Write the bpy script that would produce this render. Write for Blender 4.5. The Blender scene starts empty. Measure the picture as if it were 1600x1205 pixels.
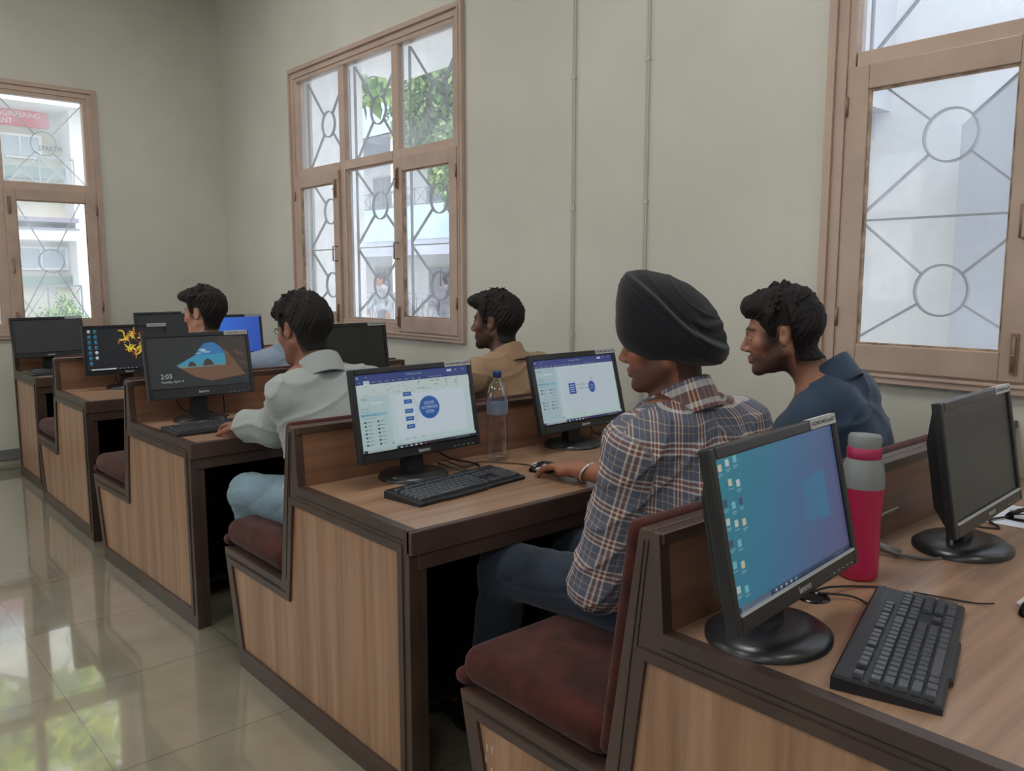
FILL=29.; EXPO=0.0; WORLD=4.3; SUN=4.0
import bpy, math, random
import numpy as np
from mathutils import Vector, Matrix, noise as mnoise
random.seed(7); rng = np.random.RandomState(5)
scene = bpy.context.scene
COL = scene.collection
R = math.radians
# ------------------------------------------------------------------ helpers
def lin(c):
    return tuple(((v/255.)/12.92 if v/255. <= .04045 else (((v/255.)+.055)/1.055)**2.4) for v in c)
MATS = {}
def nodes_of(m):
    m.use_nodes = True; nt = m.node_tree; nt.nodes.clear()
    out = nt.nodes.new('ShaderNodeOutputMaterial'); b = nt.nodes.new('ShaderNodeBsdfPrincipled')
    nt.links.new(b.outputs[0], out.inputs[0]); return nt, b, out
def N(nt, t, **kw):
    n = nt.nodes.new(t)
    for k, v in kw.items(): setattr(n, k, v)
    return n
def L(nt, a, b): nt.links.new(a, b)
def noise_tex(nt, scale=(1,1,1), ns=5., detail=3., coord='Object', rough=.5):
    tc = N(nt,'ShaderNodeTexCoord'); mp = N(nt,'ShaderNodeMapping'); mp.inputs['Scale'].default_value = scale
    L(nt, tc.outputs[coord], mp.inputs[0]); n = N(nt,'ShaderNodeTexNoise'); L(nt, mp.outputs[0], n.inputs['Vector'])
    n.inputs['Scale'].default_value = ns; n.inputs['Detail'].default_value = detail; n.inputs['Roughness'].default_value = rough
    return n
def ramp(nt, fac, stops, interp='LINEAR'):
    r = N(nt,'ShaderNodeValToRGB'); r.color_ramp.interpolation = interp
    e = r.color_ramp.elements
    e[0].position, e[0].color = stops[0][0], (*lin(stops[0][1]),1)
    e[1].position, e[1].color = stops[-1][0], (*lin(stops[-1][1]),1)
    for p, c in stops[1:-1]:
        x = e.new(p); x.color = (*lin(c),1)
    L(nt, fac, r.inputs[0]); return r
def bump(nt, b, h, strength=.2, dist=.002):
    bp = N(nt,'ShaderNodeBump'); bp.inputs['Strength'].default_value = strength; bp.inputs['Distance'].default_value = dist
    L(nt, h, bp.inputs['Height']); L(nt, bp.outputs[0], b.inputs['Normal'])
def mat(name, c, rough=.5, spec=.5, metal=0., var=0., vscale=8., vstretch=(1,1,1), bmp=0., bscale=60., bstretch=(1,1,1), sheen=0., emit=None, estr=1., coat=0.):
    if name in MATS: return MATS[name]
    m = bpy.data.materials.new(name); nt, b, out = nodes_of(m)
    b.inputs['Base Color'].default_value = (*lin(c),1); b.inputs['Roughness'].default_value = rough
    b.inputs['Specular IOR Level'].default_value = spec; b.inputs['Metallic'].default_value = metal
    if sheen: b.inputs['Sheen Weight'].default_value = sheen
    if coat: b.inputs['Coat Weight'].default_value = coat
    if var:
        n = noise_tex(nt, vstretch, vscale, 4.)
        lo = tuple(max(0,v*(1-var)) for v in c); hi = tuple(min(255,v*(1+var)) for v in c)
        r = ramp(nt, n.outputs['Fac'], [(.3,lo),(.7,hi)]); L(nt, r.outputs[0], b.inputs['Base Color'])
    if bmp:
        n = noise_tex(nt, bstretch, bscale, 3.); bump(nt, b, n.outputs['Fac'], bmp)
    if emit:
        b.inputs['Emission Color'].default_value = (*lin(emit),1); b.inputs['Emission Strength'].default_value = estr
    MATS[name] = m; return m
def wood(name, c, axis, plank=0., rough=.35):
    # laminate with long grain along one axis and soft board to board tone changes across it
    m = bpy.data.materials.new(name); nt, b, out = nodes_of(m)
    st = [38,38,38]; st[axis] = 1.3
    n = noise_tex(nt, st, 1., 6., rough=.62)
    d = tuple(v*.87 for v in c); h = tuple(min(255,v*1.08) for v in c)
    r = ramp(nt, n.outputs['Fac'], [(.32,d),(.5,c),(.68,h)])
    st2 = [9,9,9]; st2[axis] = .15
    n2 = noise_tex(nt, st2, 1., 1.)
    r2 = ramp(nt, n2.outputs['Fac'], [(.38,(228,222,216)),(.5,(245,243,240)),(.62,(255,255,255))])
    mx = N(nt,'ShaderNodeMix', data_type='RGBA', blend_type='MULTIPLY'); mx.inputs[0].default_value = 1.
    L(nt, r.outputs[0], mx.inputs[6]); L(nt, r2.outputs[0], mx.inputs[7]); L(nt, mx.outputs[2], b.inputs['Base Color'])
    b.inputs['Roughness'].default_value = rough
    bump(nt, b, n.outputs['Fac'], .08, .0006); MATS[name] = m; return m
class MB:
    def __init__(s): s.v = []; s.f = []; s.m = []; s.sm = []
    def add(s, vs, fs, mi=0, smooth=False):
        o = len(s.v); s.v += [tuple(v) for v in vs]
        for f in fs: s.f.append(tuple(i+o for i in f)); s.m.append(mi); s.sm.append(smooth)
    def box(s, x0,x1,y0,y1,z0,z1, mi=0):
        vs = [(x,y,z) for z in (z0,z1) for y in (y0,y1) for x in (x0,x1)]
        s.add(vs, [(0,2,3,1),(4,5,7,6),(0,1,5,4),(2,6,7,3),(0,4,6,2),(1,3,7,5)], mi)
    def rbox(s, x0,x1,y0,y1,z0,z1, r=.005, mi=0, seg=2):
        # box with rounded edges: a cube grid pushed onto a rounded box
        cx,cy,cz = (x0+x1)/2,(y0+y1)/2,(z0+z1)/2; hx,hy,hz = (x1-x0)/2,(y1-y0)/2,(z1-z0)/2
        r = min(r,hx,hy,hz)*.999
        def ax(h):
            a = [-h + r*(1-math.cos(math.pi/2*i/seg)) for i in range(seg+1)]; a2 = [-v for v in reversed(a)]
            return a+a2
        X,Y,Z = ax(hx),ax(hy),ax(hz)
        def pt(x,y,z):
            c = Vector((max(-hx+r,min(hx-r,x)),max(-hy+r,min(hy-r,y)),max(-hz+r,min(hz-r,z)))); d = Vector((x,y,z))-c
            if d.length > 1e-9: d = d.normalized()*r
            return (cx+c.x+d.x, cy+c.y+d.y, cz+c.z+d.z)
        for a,(U,V,w) in enumerate(((Y,Z,hx),(X,Z,hy),(X,Y,hz))):
            for sg in (-1,1):
                g = []
                for u in U:
                    for v in V:
                        p = (sg*w,u,v) if a==0 else (u,sg*w,v) if a==1 else (u,v,sg*w)
                        g.append(pt(*p))
                n = len(V); fs = []
                for i in range(len(U)-1):
                    for j in range(n-1):
                        q = (i*n+j,(i+1)*n+j,(i+1)*n+j+1,i*n+j+1)
                        if (sg<0) != (a==1): q = q[::-1]
                        fs.append(q)
                s.add(g, fs, mi, True)
    def prism(s, poly, a0, a1, axis='x', mi=0):
        # poly list of 2D points; axis x: (y,z), y: (x,z), z: (x,y)
        def P(t,a): return (a,t[0],t[1]) if axis=='x' else (t[0],a,t[1]) if axis=='y' else (t[0],t[1],a)
        n = len(poly); vs = [P(t,a0) for t in poly]+[P(t,a1) for t in poly]
        ar = sum(poly[i][0]*poly[(i+1)%n][1]-poly[(i+1)%n][0]*poly[i][1] for i in range(n))
        fl = (ar>0) ^ (axis=='y')
        fs = [tuple(range(n))[::-1] if fl else tuple(range(n)), tuple(range(n,2*n)) if fl else tuple(range(n,2*n))[::-1]]
        for i in range(n):
            j = (i+1)%n; q = (i,j,j+n,i+n); fs.append(q if fl else q[::-1])
        s.add(vs, fs, mi)
    def tube(s, pts, r, n=8, mi=0, closed=False):
        pts = [Vector(p) for p in pts]; m = len(pts); vs = []; up = None
        for i,p in enumerate(pts):
            a = pts[(i-1)%m] if (closed or i>0) else p; b = pts[(i+1)%m] if (closed or i<m-1) else p
            t = (b-a).normalized()
            if up is None: up = Vector((0,0,1)) if abs(t.z)<.9 else Vector((1,0,0))
            sx = t.cross(up).normalized(); up = sx.cross(t).normalized()
            rr = r[i] if isinstance(r,(list,tuple)) else r
            for k in range(n):
                an = 2*math.pi*k/n; vs.append(p+sx*math.cos(an)*rr+up*math.sin(an)*rr)
        fs = []
        for i in range(m if closed else m-1):
            j = (i+1)%m
            for k in range(n): fs.append((i*n+k, i*n+(k+1)%n, j*n+(k+1)%n, j*n+k)[::-1])
        if not closed: fs += [tuple(range(n)), tuple(range((m-1)*n,m*n))[::-1]]
        s.add(vs, fs, mi, True)
    def lathe(s, prof, c=(0,0,0), n=32, mi=0, sx=1., sy=1., smooth=True):
        vs = []; fs = []
        for r_,z in prof:
            for k in range(n):
                a = 2*math.pi*k/n; vs.append((c[0]+r_*sx*math.cos(a), c[1]+r_*sy*math.sin(a), c[2]+z))
        for i in range(len(prof)-1):
            for k in range(n): fs.append((i*n+k, i*n+(k+1)%n, (i+1)*n+(k+1)%n, (i+1)*n+k))
        s.add(vs, fs, mi, smooth)
    def bar(s, a, b, w, h, up=(0,0,1), mi=0):
        a = Vector(a); b = Vector(b); t = (b-a).normalized(); sx = t.cross(Vector(up)).normalized(); u = sx.cross(t)
        vs = [p+sx*i*w/2+u*j*h/2 for p in (a,b) for j in (-1,1) for i in (-1,1)]
        s.add(vs, [(0,2,3,1)[::-1],(4,6,7,5),(0,1,5,4),(2,6,7,3),(0,4,6,2),(1,3,7,5)], mi)
    def build(s, name, mats, parent=None, loc=None, rot=None):
        me = bpy.data.meshes.new(name); me.from_pydata(s.v, [], s.f)
        for m in (mats if isinstance(mats,(list,tuple)) else [mats]): me.materials.append(m)
        me.polygons.foreach_set('material_index', s.m); me.polygons.foreach_set('use_smooth', s.sm); me.update()
        o = bpy.data.objects.new(name, me); COL.objects.link(o)
        if parent: o.parent = parent
        if loc: o.location = loc
        if rot: o.rotation_euler = rot
        return o
def recalc(o):
    import bmesh
    bm = bmesh.new(); bm.from_mesh(o.data); bmesh.ops.recalc_face_normals(bm, faces=bm.faces); bm.to_mesh(o.data); bm.free(); return o
def bevel(o, w=.004, seg=2):
    m = o.modifiers.new('bevel','BEVEL'); m.width = w; m.segments = seg; m.limit_method = 'ANGLE'; m.angle_limit = R(40); return o
def tag(o, label=None, cat=None, group=None, kind=None):
    if label: o['label'] = label
    if cat: o['category'] = cat
    if group: o['group'] = group
    if kind: o['kind'] = kind
    return o
def thing(name, label, cat, loc=(0,0,0), rz=0., group=None):
    o = bpy.data.objects.new(name, None); COL.objects.link(o); o.location = loc; o.rotation_euler = (0,0,rz)
    o.empty_display_size = .1
    return tag(o, label, cat, group)
def struct(o): o['kind'] = 'structure'; return o
def offset_poly(p, d):
    # positive d moves every edge inwards by d (counter clockwise polygon); d may be a list per edge
    n = len(p); dd = d if isinstance(d,(list,tuple)) else [d]*n; ls = []
    for i in range(n):
        a = Vector(p[i]); b = Vector(p[(i+1)%n]); t = (b-a).normalized(); nn = Vector((-t.y,t.x)); ls.append((a+nn*dd[i], t))
    out = []
    for i in range(n):
        (a,t),(b,u) = ls[i-1], ls[i]; c = t.x*u.y-t.y*u.x
        k = ((b.x-a.x)*u.y-(b.y-a.y)*u.x)/c; out.append((a.x+t.x*k, a.y+t.y*k))
    return out
def ring_prism(outer, inner, a0, a1, name, m, parent):
    # slab between two outlines in the y z plane, made by filling and extruding
    import bmesh
    bm = bmesh.new(); es = []
    for lp in (outer, inner):
        vs = [bm.verts.new((a0,y,z)) for y,z in lp]
        es += [bm.edges.new((vs[i],vs[(i+1)%len(vs)])) for i in range(len(vs))]
    r = bmesh.ops.triangle_fill(bm, use_beauty=True, use_dissolve=False, edges=es)
    fs = [f for f in r['geom'] if isinstance(f, bmesh.types.BMFace)]
    ex = bmesh.ops.extrude_face_region(bm, geom=fs)
    for g in ex['geom']:
        if isinstance(g, bmesh.types.BMVert): g.co.x = a1
    bmesh.ops.recalc_face_normals(bm, faces=bm.faces)
    me = bpy.data.meshes.new(name); bm.to_mesh(me); bm.free(); me.materials.append(m)
    o = bpy.data.objects.new(name, me); COL.objects.link(o); o.parent = parent; return o
def text_mesh(s, size, align='CENTER', font_bold=False):
    cu = bpy.data.curves.new('txt','FONT'); cu.body = s; cu.size = size; cu.align_x = align; cu.align_y = 'CENTER'
    if font_bold: cu.offset = size*.02
    o = bpy.data.objects.new('txt', cu); COL.objects.link(o); dg = bpy.context.evaluated_depsgraph_get(); dg.update()
    me = bpy.data.meshes.new_from_object(o.evaluated_get(dg)); vs = [tuple(v.co) for v in me.vertices]; fs = [tuple(p.vertices) for p in me.polygons]
    bpy.data.objects.remove(o); bpy.data.curves.remove(cu); bpy.data.meshes.remove(me); return vs, fs

# ------------------------------------------------------------------ camera (height 1.40 m, handheld)
cam = bpy.data.cameras.new('camera'); cam.sensor_fit = 'HORIZONTAL'; cam.sensor_width = 36.; cam.lens = 1289.17/1600*36.
co = bpy.data.objects.new('camera', cam); COL.objects.link(co); co.location = (0,0,1.40)
co.rotation_euler = (R(90-7.314), 0, R(-41.287)); scene.camera = co
cam.clip_start = .05

# ------------------------------------------------------------------ materials
M = {}
M['wood_v'] = wood('laminate_upright', (168,131,104), 2)
M['wood_h'] = wood('laminate_flat', (162,130,107), 0, rough=.28)
M['wood_l'] = wood('laminate_ledge', (134,97,76), 0, rough=.35)
M['trim'] = mat('dark_brown_trim', (72,56,50), .36, var=.18, vscale=3., vstretch=(1,1,1), bmp=.1)
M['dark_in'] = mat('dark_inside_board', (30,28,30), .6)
M['velvet'] = mat('maroon_velvet', (66,32,28), .9, .15, var=.22, vscale=14., bmp=.4, bscale=90., sheen=.12)
M['black'] = mat('black_plastic', (30,32,35), .38, .4, bmp=.05, bscale=900)
M['bezel'] = mat('bezel_plastic', (33,34,37), .3, .5, bmp=.06, bscale=700)
M['gloss_black'] = mat('glossy_black', (14,15,17), .18, .5)
M['key'] = mat('key_plastic', (58,61,68), .3, .8)
M['silver'] = mat('silver_plastic', (196,198,202), .3, .6)
M['off_panel'] = mat('switched_off_panel', (52,56,58), .36, .5)
M['cable'] = mat('cable_rubber', (20,20,22), .5)
M['gcable'] = mat('grey_cable', (108,106,104), .5)
M['sticker'] = mat('sticker_paper', (186,188,190), .5)
M['ink'] = mat('print_ink', (40,42,50), .6)
M['white_txt'] = mat('logo_print', (190,192,195), .5)
M['skirting'] = mat('grey_trunking', (120,120,118), .5)
M['frame'] = mat('window_frame_paint', (186,163,149), .34, .5, var=.045, vscale=5., bmp=.12, bscale=25)
M['frame2'] = mat('window_sash_paint', (180,157,142), .32, .5, var=.05, vscale=6., bmp=.12, bscale=25)
M['iron'] = mat('grille_iron', (118,118,122), .5)
M['latch'] = mat('latch_painted', (138,112,96), .35)
def glass_mat():
    m = bpy.data.materials.new('window_glass'); nt, b, out = nodes_of(m); nt.nodes.remove(b)
    tr = N(nt,'ShaderNodeBsdfTransparent'); gl = N(nt,'ShaderNodeBsdfGlossy'); gl.inputs['Roughness'].default_value = .03
    df = N(nt,'ShaderNodeBsdfDiffuse'); df.inputs[0].default_value = (.8,.85,.9,1)
    tl = N(nt,'ShaderNodeBsdfTranslucent'); tl.inputs[0].default_value = (.8,.86,.92,1)
    fr = N(nt,'ShaderNodeFresnel'); fr.inputs[0].default_value = 1.45
    n = noise_tex(nt, (1,1,1), 3., 5.); rr = N(nt,'ShaderNodeMapRange'); L(nt, n.outputs['Fac'], rr.inputs[0])
    rr.inputs[1].default_value=.35; rr.inputs[2].default_value=.75; rr.inputs[3].default_value=.10; rr.inputs[4].default_value=.30
    ad = N(nt,'ShaderNodeMixShader'); ad.inputs[0].default_value=.8; L(nt, df.outputs[0], ad.inputs[1]); L(nt, tl.outputs[0], ad.inputs[2])
    m1 = N(nt,'ShaderNodeMixShader'); L(nt, rr.outputs[0], m1.inputs[0]); L(nt, tr.outputs[0], m1.inputs[1]); L(nt, ad.outputs[0], m1.inputs[2])
    m2 = N(nt,'ShaderNodeMixShader')
    ge = N(nt,'ShaderNodeNewGeometry'); iv = N(nt,'ShaderNodeMath', operation='SUBTRACT'); iv.inputs[0].default_value = 1.; L(nt, ge.outputs['Backfacing'], iv.inputs[1])
    mm = N(nt,'ShaderNodeMath', operation='MULTIPLY'); L(nt, iv.outputs[0], mm.inputs[0]); L(nt, fr.outputs[0], mm.inputs[1]); L(nt, mm.outputs[0], m2.inputs[0]); L(nt, m1.outputs[0], m2.inputs[1]); L(nt, gl.outputs[0], m2.inputs[2])
    L(nt, m2.outputs[0], out.inputs[0]); return m
M['glass'] = glass_mat()
def wall_mat(name, c):
    m = bpy.data.materials.new(name); nt, b, out = nodes_of(m); n = noise_tex(nt,(1,1,1),1.6,5.,'Object')
    r = ramp(nt, n.outputs['Fac'], [(.3,tuple(v*.965 for v in c)),(.7,tuple(v*1.02 for v in c))]); L(nt, r.outputs[0], b.inputs['Base Color'])
    b.inputs['Roughness'].default_value = .55; b.inputs['Specular IOR Level'].default_value = .3
    n2 = noise_tex(nt,(1,1,1),40.,4.); bump(nt,b,n2.outputs['Fac'],.12,.004); return m
M['wall'] = wall_mat('cream_wall_paint', (203,202,191))
def floor_mat():
    m = bpy.data.materials.new('polished_floor_tile'); nt, b, out = nodes_of(m)
    n = noise_tex(nt,(1,1,1),3.,7.,'Object',.6); r = ramp(nt, n.outputs['Fac'], [(.3,(136,129,112)),(.5,(146,140,122)),(.7,(155,149,132))])
    tc = N(nt,'ShaderNodeTexCoord'); br = N(nt,'ShaderNodeTexBrick'); L(nt, tc.outputs['Object'], br.inputs['Vector'])
    br.offset = 0.; br.inputs['Scale'].default_value = 1.; br.inputs['Brick Width'].default_value = .6; br.inputs['Row Height'].default_value = .6
    br.inputs['Mortar Size'].default_value = .0022; br.inputs['Mortar Smooth'].default_value = .3
    br.inputs['Color1'].default_value = (1,1,1,1); br.inputs['Color2'].default_value = (.93,.93,.93,1); br.inputs['Mortar'].default_value = (.5,.48,.43,1)
    mx = N(nt,'ShaderNodeMix', data_type='RGBA', blend_type='MULTIPLY'); mx.inputs[0].default_value = 1.
    L(nt, r.outputs[0], mx.inputs[6]); L(nt, br.outputs['Color'], mx.inputs[7]); L(nt, mx.outputs[2], b.inputs['Base Color'])
    b.inputs['Roughness'].default_value = .09; b.inputs['Specular IOR Level'].default_value = .9
    b.inputs['Coat Weight'].default_value = .9; b.inputs['Coat IOR'].default_value = 1.75; b.inputs['Coat Roughness'].default_value = .03; return m
M['floor'] = floor_mat()

# ------------------------------------------------------------------ room shell
XW, YB, XL, YF, ZC = 2.964, 7.18, -3.6, -3.4, 3.95
T = .14
def wall_with_holes(name, axis, pos, thick, a0, a1, holes):
    # wall slab at x=pos (axis 'x', spans y) or y=pos (axis 'y', spans x) with rectangular openings (a0,a1,z0,z1)
    mb = MB(); cuts = sorted(set([a0,a1]+[h for q in holes for h in q[:2]])); 
    for i in range(len(cuts)-1):
        u0,u1 = cuts[i],cuts[i+1]; zs = [0.]
        for q in sorted(holes, key=lambda t:t[2]):
            if q[0] <= u0+1e-6 and q[1] >= u1-1e-6: zs += [q[2], q[3]]
        zs.append(ZC)
        for k in range(0,len(zs),2):
            if axis=='x': mb.box(pos,pos+thick,u0,u1,zs[k],zs[k+1])
            else: mb.box(u0,u1,pos,pos+thick,zs[k],zs[k+1])
    return struct(mb.build(name, M['wall']))
Z0, Z1 = 1.03, 2.935
wins_r = [(3.775,5.875,Z0,Z1),(-.50,1.60,Z0,Z1)]
wins_b = [(-.138,1.962,.955,2.86),(-3.0,-.9,.955,2.86)]
ins = .06
sh = lambda w: (w[0]+ins,w[1]-ins,w[2]+ins,w[3]-ins)
wall_with_holes('wall_right','x',XW,T,YF,YB+T,[sh(w) for w in wins_r])
wall_with_holes('wall_back','y',YB,T,XL,XW,[sh(w) for w in wins_b])
wins_fill_l = [(-2.6,-.5,1.0,2.9),(.6,2.7,1.0,2.9),(3.9,6.0,1.0,2.9)]  # unseen windows, added to let more daylight into the room
wall_with_holes('wall_left','x',XL-T,T,YF,YB+T,[sh(w) for w in wins_fill_l])
wall_with_holes('wall_front','y',YF-T,T,XL-T,XW+T,[])
mb = MB(); mb.box(XL-T,XW+T,YF-T,YB+T,-.12,0); struct(mb.build('floor', M['floor']))
mb = MB(); mb.box(XL-T,XW+T,YF-T,YB+T,ZC,ZC+.15); struct(mb.build('ceiling', mat('ceiling_white',(225,225,220),.7)))
mb = MB(); mb.box(XL,1.6,YB-.018,YB,.035,.115); mb.box(XL,1.6,YB-.03,YB-.018,.04,.075); struct(mb.build('baseboard_back', M['skirting']))
mb = MB(); mb.box(XW-.012,XW,YF,YB,0,.10); struct(mb.build('baseboard_right', mat('tile_skirting',(150,138,118),.3)))
for i,(y,zb) in enumerate(((2.914,0.1),(2.458,0.1))):
    mb = MB(); mb.box(XW-.011,XW,y-.011,y+.011,zb,ZC); mb.box(XW-.014,XW-.011,y-.002,y+.002,zb,ZC)
    for z in np.arange(.5,ZC,.62): mb.box(XW-.0135,XW,y-.015,y+.015,z,z+.018)
    tag(mb.build('cable_conduit', mat('conduit_pvc',(186,186,176),.45)),
        ['thin white cable conduit on the cream wall, nearer the middle window','thin white cable conduit on the cream wall, further from the middle window'][i],'conduit','cable conduits on the wall')

def window(idx, origin, rz, flip=False, z0=1.03, thin=False, open_left=False):
    # local frame: +x along the wall, +y outwards, origin at the lower outer corner of the architrave
    W, H = 2.1, 1.905
    root = bpy.data.objects.new('window_%d'%idx, None); COL.objects.link(root); root.location = (*origin, z0); root.rotation_euler = (0,0,rz); struct(root)
    fr = MB()
    def rect_ring(mb, x0,x1,za,zb,w,y0,y1,mi=0):
        mb.box(x0,x0+w,y0,y1,za,zb,mi); mb.box(x1-w,x1,y0,y1,za,zb,mi); mb.box(x0+w,x1-w,y0,y1,za,za+w,mi); mb.box(x0+w,x1-w,y0,y1,zb-w,zb,mi)
    rect_ring(fr, 0,W,0,H,.03,-.028,-.001); rect_ring(fr, .028,W-.028,.028,H-.028,.045,-.018,.0); rect_ring(fr, .022,W-.022,.022,H-.022,.012,-.034,-.001)
    rect_ring(fr, .055,W-.055,.055,H-.055,.045,-.010,.06)
    cols = [(.105,.705),(.775,1.364),(1.435,2.035)]
    for a,b in ((.705,.775),(1.364,1.435)):
        fr.box(a,b,-.004,.045,.09,H-.09); 
    for a,b in cols: fr.box(a,b,-.008,.05,1.115,1.175)
    o = fr.build('frame', M['frame'], root); bevel(o,.003,2)
    gl = []
    bars = MB(); bw = .010 if thin else .017; yb_ = .085
    def ringbar(cx,cz,r):
        pts = [(cx+r*math.cos(t*2*math.pi/32), yb_, cz+r*math.sin(t*2*math.pi/32)) for t in range(32)]
        n=32; vs=[]
        for q in pts:
            d = Vector((q[0]-cx,0,q[2]-cz)).normalized()
            for dr,dy in ((-.0035,-bw/2),(.0035,-bw/2),(.0035,bw/2),(-.0035,bw/2)): vs.append((q[0]+d.x*dr,q[1]+dy,q[2]+d.z*dr))
        bars.add(vs,[(i*4+k,i*4+(k+1)%4,((i+1)%n)*4+(k+1)%4,((i+1)%n)*4+k) for i in range(n) for k in range(4)],0,False)
    def spokes(cx,cz,r,x0,x1,za,zb):
        for ex,ez in ((x0,za),(x1,za),(x0,zb),(x1,zb)):
            d = Vector((ex-cx,0,ez-cz)).normalized()
            bars.bar((cx+d.x*r,yb_,cz+d.z*r),(ex,yb_,ez),.007 if True else 0,bw,(0,1,0))
    for ci,(a,b) in enumerate(cols):
        # outline bars of the grille and rings
        cx = (a+b)/2; r = .089
        ringbar(cx,1.478,r); spokes(cx,1.478,r,a+.01,b-.01,1.175,H-.10)
        for cz,za,zb in (((.862,.59,1.115),(.332,.147,.59)) if not thin else ((.588,.12,1.09),)):
            ringbar(cx,cz,r); spokes(cx,cz,r,a+.05*thin,b-.05*thin,za if thin else max(za,cz-.255),zb if thin else min(zb,cz+.255))
        if not thin: bars.bar((a,yb_,.588),(b,yb_,.588),.007,bw,(0,1,0))
        for xx in (a+.004,b-.004): bars.bar((xx,yb_,.1),(xx,yb_,H-.1),.007,bw,(0,1,0))
        g = MB(); g.box(a-.004,b+.004,.028,.031,1.17,H-.09); g.build('pane', M['glass'], root)
        if ci == 1:
            g = MB(); g.box(a-.004,b+.004,.028,.031,.10,1.12); g.build('pane', M['glass'], root)
            s = MB(); rect_ring(s, a-.002,b+.002,.098,1.118,.016,.006,.028); bevel(s.build('fixed_bead', M['frame2'], root),.002)
        else:
            x0,x1 = (a-.018,b+.012) if ci==0 else (a-.012,b+.018)
            s = MB(); za,zb = .042,1.122; st = .075; sb = .095
            s.box(x0,x0+st,-.030,.010,za,zb); s.box(x1-st,x1,-.030,.010,za,zb); s.box(x0+st,x1-st,-.030,.010,za,za+sb); s.box(x0+st,x1-st,-.030,.010,zb-.085,zb)
            so = s.build('sash', M['frame2'], root); bevel(so,.004)
            g = MB(); g.box(x0+st-.005,x1-st+.005,-.006,-.002,za+sb-.005,zb-.08); g.build('pane', M['glass'], so)
            # putty bead
            p = MB(); rect_ring(p, x0+st-.002,x1-st+.002,za+sb-.002,zb-.083,.009,-.022,-.006); p.build('bead', mat('old_putty',(150,128,108),.6,var=.3,vscale=20), so)
            hx = x0 if ci==0 else x1
            for hz in (.2,.95):
                h = MB(); h.tube([(hx,-.034,hz),(hx,-.034,hz+.07)],.006,8); h.build('hinge', M['latch'], so)
            lx = (x1-.03) if ci==0 else (x0+.03)
            for lz in (.07,.93):
                l = MB(); l.box(lx-.011,lx+.011,-.038,-.030,lz,lz+.13); l.tube([(lx,-.044,lz+.01),(lx,-.044,lz+.12)],.005,8); l.tube([(lx,-.044,lz+.06),(lx,-.062,lz+.06)],.004,6); l.build('bolt', M['latch'], so)
            l = MB(); l.tube([(lx,-.030,.50),(lx,-.065,.50),(lx,-.065,.60),(lx,-.030,.60)],.005,8); l.build('pull_handle', M['latch'], so)
    bo = bars.build('grille', M['iron'], root); recalc(bo)
    return root
window(1, (XW,5.875), R(-90))
window(2, (XW,1.60), R(-90))
window(3, (-.138,YB), 0, z0=.955, thin=True)
window(4, (-3.0,YB), 0, z0=.955, thin=True)
for k,w in enumerate(wins_fill_l): window(5+k, (XL,w[0]), R(90), z0=1.0)

# ------------------------------------------------------------------ outside
ext_w = mat('outside_white_plaster',(230,231,232),.8,var=.03,vscale=1.)
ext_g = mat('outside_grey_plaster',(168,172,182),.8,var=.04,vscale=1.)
ext_b = mat('outside_pale_blue_band',(176,196,212),.8)
ext_c = mat('outside_cream_plaster',(205,200,186),.8)
ext_d = mat('outside_dark_glass',(96,104,112),.25)
mb = MB(); mb.box(-60,60,-60,60,-.55,-.45); 
# the ground outside is a frame around the room so that it never runs through the floor
mb = MB()
for q in ((-60,XL-T-.02,-60,60),(XW+T+.02,60,-60,60),(XL-T-.02,XW+T+.02,YB+T+.02,60),(XL-T-.02,XW+T+.02,-60,YF-T-.02)): mb.box(q[0],q[1],q[2],q[3],-.3,-.2)
struct(mb.build('trim_1', mat('outside_paving',(186,184,178),.85,var=.08,vscale=.6)))
# veranda slab and pier close to the middle window
mb = MB(); mb.box(XW+T+.01,5.4,1.9,8.0,3.6,3.75); struct(mb.build('trim_2', ext_w))
mb = MB(); mb.box(XW+T+.01,4.72,7.75,8.1,-.2,3.6); struct(mb.build('trim_3', ext_w))
# plain white wall right outside the right window
wr = thing('building', 'plain white building wall close outside the right window', 'building', (6,0,-.2))
mb = MB(); mb.box(0,.3,-4.5,4.4,0,6.4); mb.build('wall', ext_w, wr)
mb = MB(); mb.prism([(2.15,0),(2.15,2.56),(.4,4.1),(.4,0)], -.36,0,'x'); mb.build('shade_block', ext_g, wr)  # slanted roof shadow on the wall, shaped as a grey block
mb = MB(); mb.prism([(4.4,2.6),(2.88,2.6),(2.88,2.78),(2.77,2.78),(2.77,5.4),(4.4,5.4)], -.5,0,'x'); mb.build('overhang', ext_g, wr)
# two storey college block beyond the middle window
cb = thing('building', 'two storey white college block with railed balconies beyond the middle window', 'building', (14,0,-.2))
mb = MB(); mb.box(2.6,3,8,32,0,9.4); mb.box(2.4,2.6,9,31,0,.01); mb.build('back_wall', ext_w, cb)
mb = MB(); mb.box(-.2,2.6,8,32,2.5,2.75); mb.box(-.25,0,8,32,2.30,2.62); mb.box(-.2,2.6,8,32,5.9,6.2); mb.build('floor_slab', ext_g, cb)
mb = MB(); mb.box(-.22,-.1,8,32,2.75,3.7); mb.box(-.22,-.1,8,32,5.9,6.9); mb.build('balcony_parapet', ext_b, cb)
mb = MB(); mb.box(-.8,3,8,32,9.1,9.4); mb.build('roof', ext_w, cb)
for y in (10.4,14,17.4,20.8,23.6,27.5):
    mb = MB(); mb.box(-.1,.35,y,y+.5,0,9.1); mb.build('pillar', ext_w, cb)
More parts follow.
